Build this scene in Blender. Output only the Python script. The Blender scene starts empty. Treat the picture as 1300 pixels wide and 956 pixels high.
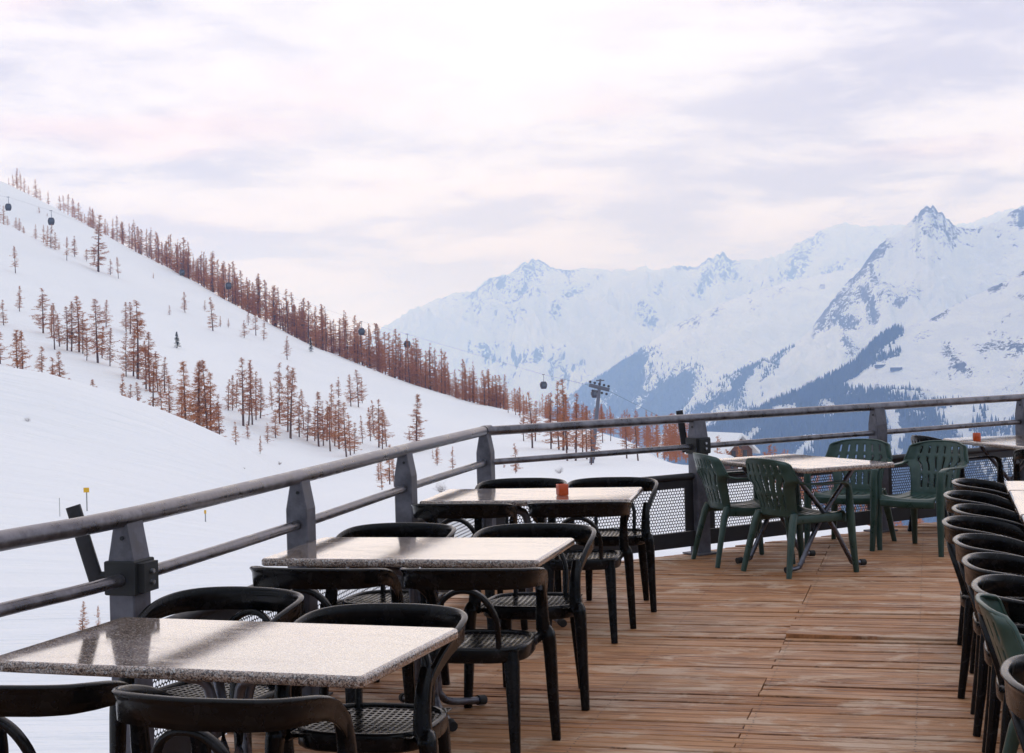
import bpy, bmesh, math, random
import numpy as np
from mathutils import Vector, Matrix
random.seed(7); rng = np.random.default_rng(11)
R = math.radians
scene = bpy.context.scene
COL = scene.collection

# ------------------------------------------------------------------ camera
F_PX, PITCH, ROLL, H = 2013.87, -0.003004, 0.0275586, 1.63367
cp, sp, cr, sr = math.cos(PITCH), math.sin(PITCH), math.cos(ROLL), math.sin(ROLL)
FWD = Vector((0, cp, -sp)); R0 = Vector((1, 0, 0)); U0 = Vector((0, sp, cp))
RIGHT = R0 * cr - U0 * sr; UP = R0 * sr + U0 * cr
cam_d = bpy.data.cameras.new('camera'); cam = bpy.data.objects.new('camera', cam_d); COL.objects.link(cam)
M = Matrix((RIGHT, UP, -FWD)).transposed().to_4x4(); M.translation = Vector((0, 0, H)); cam.matrix_world = M
cam_d.sensor_width = 36; cam_d.lens = 36 * F_PX / 1300; cam_d.shift_y = -45 / 1300
cam_d.clip_start = .05; cam_d.clip_end = 60000
scene.camera = cam

def ray(x, y):
    """direction (dx/dy, dz/dy) of the photograph's pixel (full size)"""
    a = (x - 650) * cr - (y - 433) * sr; b = (x - 650) * sr + (y - 433) * cr
    u = -b / F_PX; dx = a / F_PX; dy = cp + u * sp; dz = -sp + u * cp
    return dx / dy, dz / dy
def zat(x, y, Y): return H + ray(x, y)[1] * Y
def at(x, y, Y):
    dx, dz = ray(x, y); return Vector((dx * Y, Y, H + dz * Y))
def atz(x, y, z):
    dx, dz = ray(x, y); Y = (z - H) / dz; return Vector((dx * Y, Y, z))
def pix(P):
    v = Vector(P) - Vector((0, 0, H)); d = v.dot(FWD)
    return 650 + F_PX * v.dot(RIGHT) / d, 433 - F_PX * v.dot(UP) / d

# ------------------------------------------------------------------ object helpers
def tag(o, label=None, cat=None, group=None, kind=None):
    if label: o['label'] = label
    if cat: o['category'] = cat
    if group: o['group'] = group
    if kind: o['kind'] = kind
    return o
def empty(name, loc=(0, 0, 0), rz=0, label=None, cat=None, group=None):
    o = bpy.data.objects.new(name, None); COL.objects.link(o)
    o.location = loc; o.rotation_euler = (0, 0, rz); o.empty_display_size = .1
    return tag(o, label, cat, group)
def link(name, me, mat=None, parent=None, loc=None):
    o = bpy.data.objects.new(name, me); COL.objects.link(o)
    if mat is not None and not me.materials: me.materials.append(mat)
    if parent is not None: o.parent = parent
    if loc is not None: o.location = loc
    return o
def kids(o): return [c for c in bpy.data.objects if c.parent == o]
KID = {}
def copy_tree(o, parent=None):
    if o.name not in KID: KID[o.name] = kids(o)
    c = o.copy(); COL.objects.link(c)
    if parent is not None: c.parent = parent
    for ch in KID[o.name]: copy_tree(ch, c)
    return c

class MB:
    """collects faces; build() links them as one mesh object"""
    def __init__(s): s.v = []; s.f = []; s.sm = []
    def add(s, vs, fs, smooth=False):
        n = len(s.v); s.v += [tuple(p) for p in vs]; s.f += [tuple(i + n for i in f) for f in fs]; s.sm += [smooth] * len(fs)
    def box(s, c, size, rz=0, rot=None):
        hx, hy, hz = size[0] / 2, size[1] / 2, size[2] / 2
        m = rot if rot is not None else Matrix.Rotation(rz, 3, 'Z')
        vs = [Vector(c) + m @ Vector((x * hx, y * hy, z * hz)) for x in (-1, 1) for y in (-1, 1) for z in (-1, 1)]
        s.add(vs, [(0, 1, 3, 2), (4, 6, 7, 5), (0, 4, 5, 1), (2, 3, 7, 6), (0, 2, 6, 4), (1, 5, 7, 3)])
    def loft(s, rings, closed=False, caps=True, smooth=True):
        n = len(rings[0]); m = len(rings); vs = [p for r in rings for p in r]; fs = []
        for i in range(m if closed else m - 1):
            j = (i + 1) % m
            for k in range(n):
                l = (k + 1) % n; fs.append((i * n + k, i * n + l, j * n + l, j * n + k))
        s.add(vs, fs, smooth)
        if caps and not closed:
            s.add(rings[0], [tuple(range(n - 1, -1, -1))]); s.add(rings[-1], [tuple(range(n))])
    def sweep(s, pts, sizes, up=(0, 0, 1), n=8, p=2.0, caps=True, closed=False):
        """superellipse section along pts; sizes = (a,b) or one per point; a lies along side = t x up"""
        pts = [Vector(q) for q in pts]; up = Vector(up); rings = []
        if not isinstance(sizes[0], (tuple, list)): sizes = [sizes] * len(pts)
        m = len(pts)
        for i, q in enumerate(pts):
            if closed: t = pts[(i + 1) % m] - pts[i - 1]
            else: t = pts[min(i + 1, m - 1)] - pts[max(i - 1, 0)]
            t.normalize(); side = t.cross(up)
            if side.length < 1e-4: side = t.cross(Vector((0, 1, 0)))
            side.normalize(); nn = side.cross(t); a, b = sizes[i]
            ring = []
            for k in range(n):
                th = 2 * math.pi * (k + .5) / n; c, d = math.cos(th), math.sin(th)
                ring.append(q + side * (a * math.copysign(abs(c) ** (2 / p), c)) + nn * (b * math.copysign(abs(d) ** (2 / p), d)))
            rings.append(ring)
        s.loft(rings, closed=closed, caps=caps)
    def tube(s, pts, r, n=10, closed=False): s.sweep(pts, (r, r), n=n, closed=closed)
    def mesh(s, name):
        me = bpy.data.meshes.new(name); me.from_pydata(s.v, [], s.f)
        me.polygons.foreach_set('use_smooth', s.sm); me.update(); return me
    def build(s, name, mat, parent=None, loc=None): return link(name, s.mesh(name), mat, parent, loc)

def grid_mesh(name, V, attrs=None, smooth=True):
    """V: (rows, cols, 3) numpy"""
    nr, nc = V.shape[:2]; me = bpy.data.meshes.new(name)
    i = np.arange(nr * nc).reshape(nr, nc)
    q = np.stack([i[:-1, :-1], i[:-1, 1:], i[1:, 1:], i[1:, :-1]], -1).reshape(-1, 4)
    me.vertices.add(nr * nc); me.vertices.foreach_set('co', V.reshape(-1).astype(np.float32))
    me.loops.add(q.size); me.loops.foreach_set('vertex_index', q.reshape(-1).astype(np.int32))
    me.polygons.add(len(q)); me.polygons.foreach_set('loop_start', np.arange(0, q.size, 4, dtype=np.int32))
    try: me.polygons.foreach_set('loop_total', np.full(len(q), 4, dtype=np.int32))
    except Exception: pass
    me.polygons.foreach_set('use_smooth', np.full(len(q), smooth))
    me.update(calc_edges=True)
    for k, a in (attrs or {}).items():
        at_ = me.attributes.new(k, 'FLOAT', 'POINT'); at_.data.foreach_set('value', a.reshape(-1).astype(np.float32))
    me.validate(); return me

# ------------------------------------------------------------------ numpy noise
PERM = rng.permutation(256); PERM = np.concatenate([PERM, PERM, PERM])
GR = np.stack([np.cos(np.arange(256) * 2.399), np.sin(np.arange(256) * 2.399)], -1)
def perlin(x, y, seed=0):
    x = np.asarray(x, float) + seed * 17.31; y = np.asarray(y, float) + seed * 9.77
    xi = np.floor(x).astype(int); yi = np.floor(y).astype(int); xf = x - xi; yf = y - yi
    u = xf ** 3 * (xf * (xf * 6 - 15) + 10); v = yf ** 3 * (yf * (yf * 6 - 15) + 10)
    def g(ix, iy, dx, dy):
        gg = GR[PERM[(PERM[ix & 255] + iy) & 255]]; return gg[..., 0] * dx + gg[..., 1] * dy
    a = g(xi, yi, xf, yf); b = g(xi + 1, yi, xf - 1, yf); c = g(xi, yi + 1, xf, yf - 1); d = g(xi + 1, yi + 1, xf - 1, yf - 1)
    return (a + (b - a) * u + (c - a) * v + (a - b - c + d) * u * v) * 1.5
def fbm(x, y, o=4, seed=0):
    r = 0; a = 1; t = 0
    for k in range(o): r = r + a * perlin(x * 2 ** k, y * 2 ** k, seed + k); t += a; a *= .5
    return r / t
def ridged(x, y, o=4, seed=0):
    r = 0; a = 1; t = 0
    for k in range(o): r = r + a * (1 - 2 * np.abs(perlin(x * 2 ** k, y * 2 ** k, seed + k))); t += a; a *= .5
    return r / t
def sstep(a, b, x): t = np.clip((x - a) / (b - a), 0, 1); return t * t * (3 - 2 * t)

# ------------------------------------------------------------------ material helpers
class NT:
    def __init__(s, name, world=False):
        if world: s.t = scene.world.node_tree
        else:
            s.m = bpy.data.materials.new(name); s.m.use_nodes = True; s.t = s.m.node_tree
        s.t.nodes.clear()
    def n(s, typ, ins=None, **kw):
        nd = s.t.nodes.new('ShaderNode' + typ)
        for k, v in kw.items(): setattr(nd, k, v)
        for k, v in (ins or {}).items():
            sock = nd.inputs[k]
            if isinstance(v, bpy.types.NodeSocket): s.t.links.new(v, sock)
            elif isinstance(v, bpy.types.Node): s.t.links.new(v.outputs[0], sock)
            else:
                if isinstance(v, (tuple, list)) and sock.type == 'RGBA' and len(v) == 3: v = (*v, 1)
                sock.default_value = v
        return nd
    def math(s, op, a, b=0., clamp=False): return s.n('Math', {0: a, 1: b}, operation=op, use_clamp=clamp).outputs[0]
    def mix(s, f, a, b): return s.n('Mix', {0: f, 6: a, 7: b}, data_type='RGBA').outputs[2]
    def mapr(s, v, a, b, c=0., d=1.): return s.n('MapRange', {0: v, 1: a, 2: b, 3: c, 4: d}, interpolation_type='SMOOTHSTEP').outputs[0]
    def noise(s, vec, scale, detail=3., rough=.5, dist=0.):
        return s.n('TexNoise', {'Vector': vec, 'Scale': scale, 'Detail': detail, 'Roughness': rough, 'Distortion': dist}).outputs[0]
    def scale(s, vec, v, rz=0.): return s.n('Mapping', {0: vec, 2: (0, 0, rz), 3: v}).outputs[0]
    def obj(s): return s.n('TexCoord').outputs['Object']
    def geo(s): return s.n('NewGeometry').outputs['Position']
    def attr(s, name): return s.n('Attribute', attribute_name=name).outputs['Fac']
    def bump(s, h, strength=.3, dist=.01): return s.n('Bump', {'Height': h, 'Strength': strength, 'Distance': dist}).outputs[0]
    def out(s, **ins):
        b = s.n('BsdfPrincipled', {k.replace('_', ' '): v for k, v in ins.items()})
        o = s.n('OutputMaterial'); s.t.links.new(b.outputs[0], o.inputs[0]); return s.m
# ------------------------------------------------------------------ world, sun, view
scene.world = bpy.data.worlds.new('World'); scene.world.use_nodes = True
SUN_AZ, SUN_EL = R(-1.2), R(15.5)      # azimuth from +Y towards +X
SDIR = Vector((math.sin(SUN_AZ) * math.cos(SUN_EL), math.cos(SUN_AZ) * math.cos(SUN_EL), math.sin(SUN_EL)))
w = NT('w', world=True)
gen = w.n('TexCoord').outputs['Generated']
nrm = w.n('VectorMath', {0: gen}, operation='NORMALIZE').outputs[0]
sep = w.n('SeparateXYZ', {0: nrm})
zc = w.math('MAXIMUM', sep.outputs[2], 0.0)
den = w.math('ADD', zc, .12)
px_ = w.math('DIVIDE', sep.outputs[0], den); py_ = w.math('DIVIDE', sep.outputs[1], den)
plane = w.n('CombineXYZ', {0: px_, 1: py_, 2: 0.}).outputs[0]
c1 = w.noise(w.scale(plane, (1., .9, 1)), 0.95, 6., .55, .3)
c2 = w.noise(w.scale(plane, (1.3, 1.2, 1)), 2.4, 5., .6, .3)
cl = w.math('ADD', w.math('MULTIPLY', c1, .7), w.math('MULTIPLY', c2, .3))
f = w.mapr(cl, .42, .58)
grey_l = (.62, .60, .75, 1); bright = (.98, .945, 1.04, 1)
cloud = w.mix(f, grey_l, bright)
pk = w.mapr(w.noise(w.scale(plane, (1., 1.3, 1)), .8, 2., .5, .1), .48, .66)
pkz = w.mapr(sep.outputs[2], .05, .2)
cloud = w.mix(w.math('MULTIPLY', w.math('MULTIPLY', pk, pkz), .95), cloud, (1.03, .80, .83, 1))
# thin bright band low over the horizon
low = w.mapr(sep.outputs[2], .0, .075, 1., 0.)
cloud = w.mix(w.math('MULTIPLY', low, .8), cloud, (.86, .98, 1.32, 1))
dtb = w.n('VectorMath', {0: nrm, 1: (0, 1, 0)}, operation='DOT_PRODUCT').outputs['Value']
cloud = w.mix(w.mapr(dtb, -.3, .85, .9, 0.), cloud, (.70, .79, .93, 1))
cloud = w.mix(w.math('MULTIPLY', w.mapr(dtb, -.75, -.15, .95, 0.), w.mapr(sep.outputs[2], .2, .5, 1., 0.)), cloud, (.20, .24, .31, 1))  # unseen dark bank added low behind the camera to darken chair reflections
# the sun behind the cloud
dt = w.n('VectorMath', {0: nrm, 1: tuple(SDIR)}, operation='DOT_PRODUCT').outputs['Value']
ang = w.math('ARCCOSINE', dt)
g1 = w.math('POWER', w.mapr(ang, .0, .28, 1., 0.), 1.3)
cloud = w.mix(w.math('MULTIPLY', g1, .9), cloud, (1.05, 1.03, 1.12, 1))
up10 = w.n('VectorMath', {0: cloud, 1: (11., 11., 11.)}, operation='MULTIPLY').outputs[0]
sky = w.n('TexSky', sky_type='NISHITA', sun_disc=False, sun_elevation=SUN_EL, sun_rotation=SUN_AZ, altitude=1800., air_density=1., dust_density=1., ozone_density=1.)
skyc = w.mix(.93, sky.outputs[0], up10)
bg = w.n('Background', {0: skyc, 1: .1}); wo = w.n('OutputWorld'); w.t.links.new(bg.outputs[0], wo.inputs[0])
sd = bpy.data.lights.new('sun', 'SUN'); sd.energy = .8; sd.angle = R(85); sd.color = (1, .94, .9)
so = bpy.data.objects.new('sun', sd); COL.objects.link(so); so.rotation_euler = (-SDIR).to_track_quat('-Z', 'Y').to_euler(); so.location = (0, 0, 30)
vs = scene.view_settings
vs.view_transform = 'Standard'; vs.look = 'None'; vs.gamma = 1; vs.exposure = .06; vs.use_curve_mapping = False
scene.render.engine = 'CYCLES'
cy = scene.cycles; cy.use_denoising = True; cy.max_bounces = 8; cy.diffuse_bounces = 3; cy.glossy_bounces = 4; cy.transmission_bounces = 4
cy.volume_bounces = 3; cy.transparent_max_bounces = 16; cy.caustics_reflective = False; cy.caustics_refractive = False

# haze: one closed box round everything
hb = MB(); hb.box((0, 7900, -30), (44000, 17900, 2000))
ht = NT('haze_air')
pv = ht.n('VolumePrincipled', {'Color': (.36, .56, 1.0), 'Density': 1.5e-4, 'Anisotropy': .25, 'Absorption Color': (1, 1, 1)})
oo = ht.n('OutputMaterial'); ht.t.links.new(pv.outputs[0], oo.inputs['Volume'])
haze = hb.build('haze', ht.m); tag(haze, kind='stuff'); haze['label'] = 'pale blue air haze over the valley and mountains'; haze['category'] = 'haze'

# ------------------------------------------------------------------ snow ground: one sheet from under the terrace to the valley
XS = [-100, 0, 60, 100, 150, 200, 250, 300, 350, 400, 450, 500, 560, 600, 650, 700, 750, 800, 860, 950, 1050, 1150, 1300, 1450]
def tabl(d):
    k = sorted(d); return np.interp(XS, k, [d[q] for q in k])
# lines across the ground, near to far: Y by column, and the photograph's row by column
LINES = [
 (tabl({0: 16}), None, -3.1),
 (tabl({0: 30}), None, -3.2),
 (tabl({0: 60}), tabl({-100: 640, 0: 640, 200: 665, 400: 690, 860: 668, 1050: 690, 1300: 700}), None),
 (tabl({0: 100, 900: 100, 1150: 90, 1300: 80}), tabl({-100: 545, 0: 555, 200: 598, 300: 625, 370: 655, 500: 650, 650: 640, 860: 622, 1050: 668, 1150: 684, 1300: 697}), None),
 (tabl({0: 140, 900: 140, 1150: 120, 1300: 105}), tabl({-100: 445, 0: 464, 60: 474, 100: 486, 150: 501, 200: 519, 250: 540, 300: 564, 345: 592, 370: 622, 400: 645, 500: 632, 650: 620, 860: 606, 1050: 652, 1150: 682, 1300: 695}), None),
 (tabl({0: 180, 900: 180, 1150: 140, 1300: 125}), tabl({-100: 535, 0: 540, 100: 552, 200: 570, 300: 604, 345: 616, 400: 628, 500: 616, 650: 608, 860: 600, 1050: 650, 1150: 690, 1300: 705}), None),
 (tabl({0: 235, 900: 235, 1150: 170, 1300: 160}), tabl({-100: 490, 0: 500, 100: 520, 200: 545, 300: 575, 400: 598, 500: 600, 650: 596, 750: 592, 860: 592, 950: 592, 1050: 655, 1150: 710, 1300: 720}), None),
 (tabl({0: 320, 900: 300, 1150: 220, 1300: 220}), tabl({-100: 420, 0: 440, 100: 455, 200: 478, 300: 510, 400: 545, 500: 565, 650: 572, 750: 572, 800: 574, 860: 590, 950: 600, 1050: 680, 1150: 740, 1300: 760}), None),
 (tabl({0: 450, 500: 420, 700: 380, 900: 360, 1150: 300, 1300: 300}), tabl({-100: 340, 0: 350, 100: 385, 200: 415, 300: 444, 400: 480, 500: 515, 600: 540, 650: 547, 700: 553, 750: 558, 800: 563, 860: 598, 950: 640, 1050: 740, 1300: 800}), None),
 (tabl({0: 600, 100: 570, 200: 540, 300: 520, 400: 500, 500: 480, 600: 460, 700: 440, 900: 410, 1150: 400, 1300: 400}), tabl({-100: 240, 0: 281, 60: 308, 75: 316, 100: 326, 150: 350, 200: 372, 250: 395, 300: 418, 350: 438, 400: 460, 450: 472, 480: 479, 500: 486, 560: 500, 600: 512, 640: 520, 700: 533, 750: 546, 780: 555, 830: 566, 860: 600, 950: 680, 1050: 800, 1300: 860}), None),
 (tabl({0: 740, 100: 700, 200: 650, 300: 590, 400: 545, 500: 510, 600: 485, 900: 440, 1150: 500, 1300: 500}), tabl({-100: 232, 0: 284, 60: 300, 100: 312, 150: 330, 200: 352, 250: 374, 300: 398, 350: 421, 400: 444, 450: 462, 480: 470, 500: 480, 560: 500, 600: 515, 640: 525, 700: 540, 780: 562, 830: 572, 860: 610, 950: 720, 1050: 860, 1300: 960}), None),
 (tabl({0: 1000, 100: 900, 200: 760, 300: 650, 400: 580, 500: 535, 600: 510, 900: 480, 1150: 700, 1300: 700}), tabl({-100: 200, 0: 233, 15: 240, 50: 258, 60: 262, 100: 283, 130: 300, 150: 310, 200: 335, 250: 360, 300: 389, 350: 415, 400: 441, 450: 460, 480: 469, 500: 482, 560: 506, 600: 525, 640: 540, 700: 560, 780: 585, 860: 640, 950: 760, 1050: 900, 1300: 1000}), None),
 (tabl({0: 1250, 200: 950, 400: 700, 600: 620, 900: 620, 1150: 1000, 1300: 1000}), tabl({-100: 300, 0: 330, 100: 360, 200: 420, 300: 480, 400: 540, 500: 600, 600: 650, 700: 690, 860: 730, 950: 800, 1050: 800, 1300: 800}), None),
 (tabl({0: 2200}), None, -520.),
 (tabl({0: 6000}), None, -700.),
 (tabl({0: 16500}), None, -500.),
]
cols = np.concatenate([np.linspace(-2000, -260, 14), np.arange(-240, 1500, 5.), np.linspace(1520, 3300, 14)])
nl = len(LINES); LY = np.zeros((nl, len(cols))); LZ = np.zeros((nl, len(cols)))
kern = np.hanning(9); kern /= kern.sum()
for i, (yy, pp, z) in enumerate(LINES):
    Yc = np.interp(cols, XS, yy); LY[i] = Yc
    if z is not None: LZ[i] = z; continue
    xc = np.clip(cols, -100, 1450); p = np.interp(xc, XS, pp)
    LZ[i] = [zat(a, b, c) for a, b, c in zip(xc, p, Yc)]
    pad = np.pad(LZ[i], 4, mode='edge'); LZ[i] = np.convolve(pad, kern, 'valid')
SUBS = [6, 6, 12, 12, 10, 10, 12, 16, 16, 16, 16, 12, 12, 8, 8]
rowsY = []; rowsZ = []
for i in range(nl - 1):
    for k in range(SUBS[i]):
        t = k / SUBS[i]; Y = LY[i] + (LY[i + 1] - LY[i]) * t
        def slope(j):
            if j <= 0 or j >= nl - 1: return None
            a = (LZ[j] - LZ[j - 1]) / (LY[j] - LY[j - 1]); b = (LZ[j + 1] - LZ[j]) / (LY[j + 1] - LY[j])
            return np.where(a * b > 0, 2 * a * b / (a + b + 1e-12), 0)
        d = LY[i + 1] - LY[i]; s0 = slope(i); s1 = slope(i + 1)
        if s0 is None: s0 = (LZ[1] - LZ[0]) / (LY[1] - LY[0]) * 0
        if s1 is None: s1 = 0 * d
        h00 = 2 * t ** 3 - 3 * t * t + 1; h10 = t ** 3 - 2 * t * t + t; h01 = -2 * t ** 3 + 3 * t * t; h11 = t ** 3 - t * t
        rowsY.append(Y); rowsZ.append(h00 * LZ[i] + h10 * d * s0 + h01 * LZ[i + 1] + h11 * d * s1)
rowsY.append(LY[-1]); rowsZ.append(LZ[-1])
GY = np.array(rowsY); GZ = np.array(rowsZ)
TX = (np.array([ray(c, 450)[0] for c in cols]))[None, :]
# the column's dx depends slightly on the row (camera roll): refine with each point's own row
GX = GY * TX
for _ in range(2):
    tz = (GZ - H) / GY
    # a = (x-650)cr-(y-433)sr ; u = -( (x-650)sr+(y-433)cr )/F ; tz = (-sp+u cp)/(cp+u sp)
    u = (tz * cp + sp) / (cp - tz * sp); b_ = -u * F_PX
    dxp = (np.clip(cols, -600, 1900)[None, :] - 650); dyp = (b_ - dxp * sr) / cr
    a_ = dxp * cr - dyp * sr + (cols - np.clip(cols, -600, 1900))[None, :]
    GX = GY * a_ / F_PX / (cp + u * sp)
amp = np.clip(GY / 400, .02, 1.) * 1.0
GZ = GZ + amp * .55 * fbm(GX / 35, GY / 45, 3, 3) * sstep(20, 60, GY) + .35 * amp * fbm(GX / 9, GY / 12, 3, 5) * sstep(60, 200, GY)
V = np.stack([GX, GY, GZ], -1)
# sheet continues behind the camera as level snow
n0 = V[0]; back = []
for yb in (-900., -300., -60., -10., 4.):
    r_ = n0.copy(); r_[:, 1] = yb; sc_ = 1 + max(0, (16 - yb)) / 30.; r_[:, 0] = n0[:, 0] * sc_; r_[:, 2] = -3.1; back.append(r_)
V = np.concatenate([np.array(back), V]); NB = 5

mt = NT('snow'); P = mt.geo()
n1 = mt.noise(mt.scale(P, (1, .5, 1)), .02, 5., .6); n2 = mt.noise(P, .35, 5., .65)
col = mt.mix(mt.mapr(n1, .35, .65), (.83, .835, .84), (.87, .87, .865))
tr = mt.noise(mt.scale(P, (.12, 1.6, 1), .35), .30, 5., .7, .5)
h = mt.math('ADD', mt.math('MULTIPLY', n2, .4), mt.math('MULTIPLY', tr, .9))
SNOW = mt.out(Base_Color=col, Roughness=.75, Specular_IOR_Level=.25, Normal=mt.bump(h, .6, .7))
ground = link('snow_ground', grid_mesh('snow_ground', V), SNOW); tag(ground, kind='structure'); ground['label'] = 'snow covered slopes and piste round the terrace'

def surf(px, py, ymin=40.):
    """visible ground point under the photograph's pixel"""
    j = int(np.argmin(np.abs(cols - px))); best = 1e9; prev = None
    for i in range(len(GY)):
        Y = GY[i, j]
        if Y < ymin: continue
        q = pix((GX[i, j], Y, GZ[i, j]))[1]
        if prev is not None and q <= py < prev[1] and q < best:
            t = (prev[1] - py) / max(prev[1] - q, 1e-6); P0 = prev[0]; P1 = Vector((GX[i, j], Y, GZ[i, j]))
            return P0.lerp(P1, t)
        best = min(best, q); prev = (Vector((GX[i, j], Y, GZ[i, j])), q)
    return None
def crest(px, lo=380.):
    """highest visible ground point of a column beyond lo"""
    j = int(np.argmin(np.abs(cols - px))); b = None
    for i in range(len(GY)):
        if GY[i, j] < lo or GY[i, j] > 1300: continue
        q = pix((GX[i, j], GY[i, j], GZ[i, j]))[1]
        if b is None or q < b[1]: b = (Vector((GX[i, j], GY[i, j], GZ[i, j])), q)
    return b

# ------------------------------------------------------------------ mountains
mt = NT('mountain'); P = mt.n('VectorMath', {0: mt.geo(), 1: mt.n('CombineXYZ', {0: mt.attr('scl'), 1: mt.attr('scl'), 2: mt.attr('scl')}).outputs[0]}, operation='MULTIPLY').outputs[0]; rk = mt.attr('rock')
na = mt.noise(mt.scale(P, (1, .5, .6), .25), .026, 9., .72, .6)
nb = mt.noise(mt.scale(P, (1, .5, 1.), -.3), .008, 5., .6, .4)
nc_ = mt.noise(mt.scale(P, (1, .6, .7), .7), .075, 6., .75, .3)
thr = mt.math('ADD', mt.math('MULTIPLY', na, .38), mt.math('MULTIPLY', nb, .10)); thr = mt.math('ADD', thr, mt.math('MULTIPLY', nc_, .52))
thr = mt.math('ADD', mt.math('MULTIPLY', mt.math('SUBTRACT', thr, .5), 2.6), .5)
mask = mt.mapr(mt.math('SUBTRACT', mt.math('ADD', thr, mt.math('MULTIPLY', rk, .40)), .80), -.01, .012)
snowc = mt.mix(mt.mapr(nb, .4, .6), (.86, .87, .89), (.93, .93, .93))
rockc = mt.mix(mt.mapr(na, .4, .6), (.05, .05, .06), (.11, .10, .105))
fo = mt.attr('forest')
fm = mt.mapr(mt.math('SUBTRACT', mt.math('ADD', mt.math('MULTIPLY', na, .9), mt.math('MULTIPLY', fo, .6)), .80), -.02, .02)
c_ = mt.mix(mask, snowc, rockc); c_ = mt.mix(fm, c_, (.035, .045, .04))
MOUNT = mt.out(Base_Color=c_, Roughness=.85, Specular_IOR_Level=.15, Normal=mt.bump(mt.noise(P, .03, 7., .65), .8, 30.))

def blob(PX, PY, pts, r, q=1.0):
    """soft mask round a polyline in the mountain's face (pts carry own radius optionally)"""
    out = np.zeros_like(PX)
    for (x0, y0), (x1, y1) in zip(pts[:-1], pts[1:]):
        dx, dy = x1 - x0, y1 - y0; t = np.clip(((PX - x0) * dx + (PY - y0) * dy) / (dx * dx + dy * dy + 1e-9), 0, 1)
        d = np.hypot(PX - x0 - t * dx, PY - y0 - t * dy); out = np.maximum(out, q * np.clip(1 - d / (1.45 * r), 0, 1) ** .8)
    return out
LAYERS = {}
def mountain(name, sil, Yr, Yf, zf, amp, seed, rock, forest, x0, x1, step, label, jag=2.0, fz=None, p=1.1, nrows=190):
    xs = np.arange(x0, x1, step); k = sorted(sil); s = np.interp(xs, [a[0] for a in k], [a[1] for a in k])
    s = s - jag * 1.1 * ridged(xs / 24., xs * 0 + 3.3, 5, seed) - jag * .9 * ridged(xs / 9., xs * 0 + 8.1, 3, seed + 2) + jag * .8 + .3 * jag * np.abs(perlin(xs / 3.1, xs * 0 + 2.2, seed))
    yr = Yr(xs) if callable(Yr) else np.full(len(xs), float(Yr)); yf = Yf(xs) if callable(Yf) else np.full(len(xs), float(Yf))
    zr = np.array([zat(a, b, c) for a, b, c in zip(xs, s, yr)]); tx = np.array([ray(a, b)[0] for a, b in zip(xs, s)])
    t = np.concatenate([np.linspace(0, 1, nrows), 1 + np.linspace(.02, .5, 18)])[:, None]
    Y = yf + (yr - yf) * t; X = Y * tx[None, :]
    tt = np.clip(t, 0, 1); base = zf + (zr - zf) * tt ** p
    beh = np.clip(t - 1, 0, None); base = base - beh * (zr - zf) * 1.5
    env = np.sin(np.pi * np.clip(tt, 0, 1)) ** .8 * (1 - .35 * tt)
    wx = X + 260 * fbm(X / 900, Y / 900, 2, seed + 7)
    rel = ridged(wx / 900, Y / 2600, 6, seed) * amp + ridged((wx + Y * .3) / 260, Y / 700, 5, seed + 3) * amp * .34
    Z = base + rel * env + amp * .08 * fbm(X / 60, Y / 90, 3, seed + 5) * np.clip(env + .2, 0, 1)
    # keep the visible skyline where the traced one is
    m = ((Z - H) / Y)[:nrows].max(0); tgt = (zr - H) / yr
    over = np.clip(m - tgt, 0, None); Z = Z - (over[None, :] * Y) * np.clip(tt / .8, 0, 1) ** 2
    u = ((Z - H) / Y * cp + sp) / (cp - (Z - H) / Y * sp); b_ = -u * F_PX; a_ = X / Y * (cp + u * sp) * F_PX
    PX = 650 + a_ * cr + b_ * sr; PY = 433 - a_ * sr + b_ * cr
    gz = np.gradient(Z, axis=0) / np.maximum(np.gradient(Y, axis=0), 1e-3); gx = np.gradient(Z, axis=1) / np.maximum(np.abs(np.gradient(X, axis=1)), 1e-3)
    steep = sstep(.8, 2.2, np.hypot(gz, gx))
    sl = np.hypot(gz, gx); lo_, hi_ = np.percentile(sl[:nrows], [62, 94]); steep = np.clip((sl - lo_) / (hi_ - lo_), 0, 1)
    up_ = sstep(.35, .8, tt) * np.clip(.5 + 1.4 * fbm(X / 900, Y / 900, 3, seed + 9), 0, 1)
    rkm = .85 * steep * up_ + .30 * sstep(.93, 1., tt) * np.clip(.4 + fbm(X / 300, Y / 300, 2, seed + 11), 0, 1) * (t <= 1.01); rkm = rkm + 1.0 * rock(PX, PY) + .42 * sstep(.25, .7, tt) * np.clip(fbm(X / 420, Y / 600, 3, seed + 15) * 2.2 - .1, 0, 1)
    fo = forest(PX, PY) if forest else np.zeros_like(Z)
    o = link(name, grid_mesh(name, np.stack([X, Y, Z], -1), {'rock': rkm, 'forest': fo * .9, 'scl': np.full(Z.shape, 7000. / float(np.mean(yr)))}), MOUNT); tag(o, kind='structure'); o['label'] = label
    LAYERS[seed] = (X, Y, Z, PX, PY, fo); return o

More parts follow.
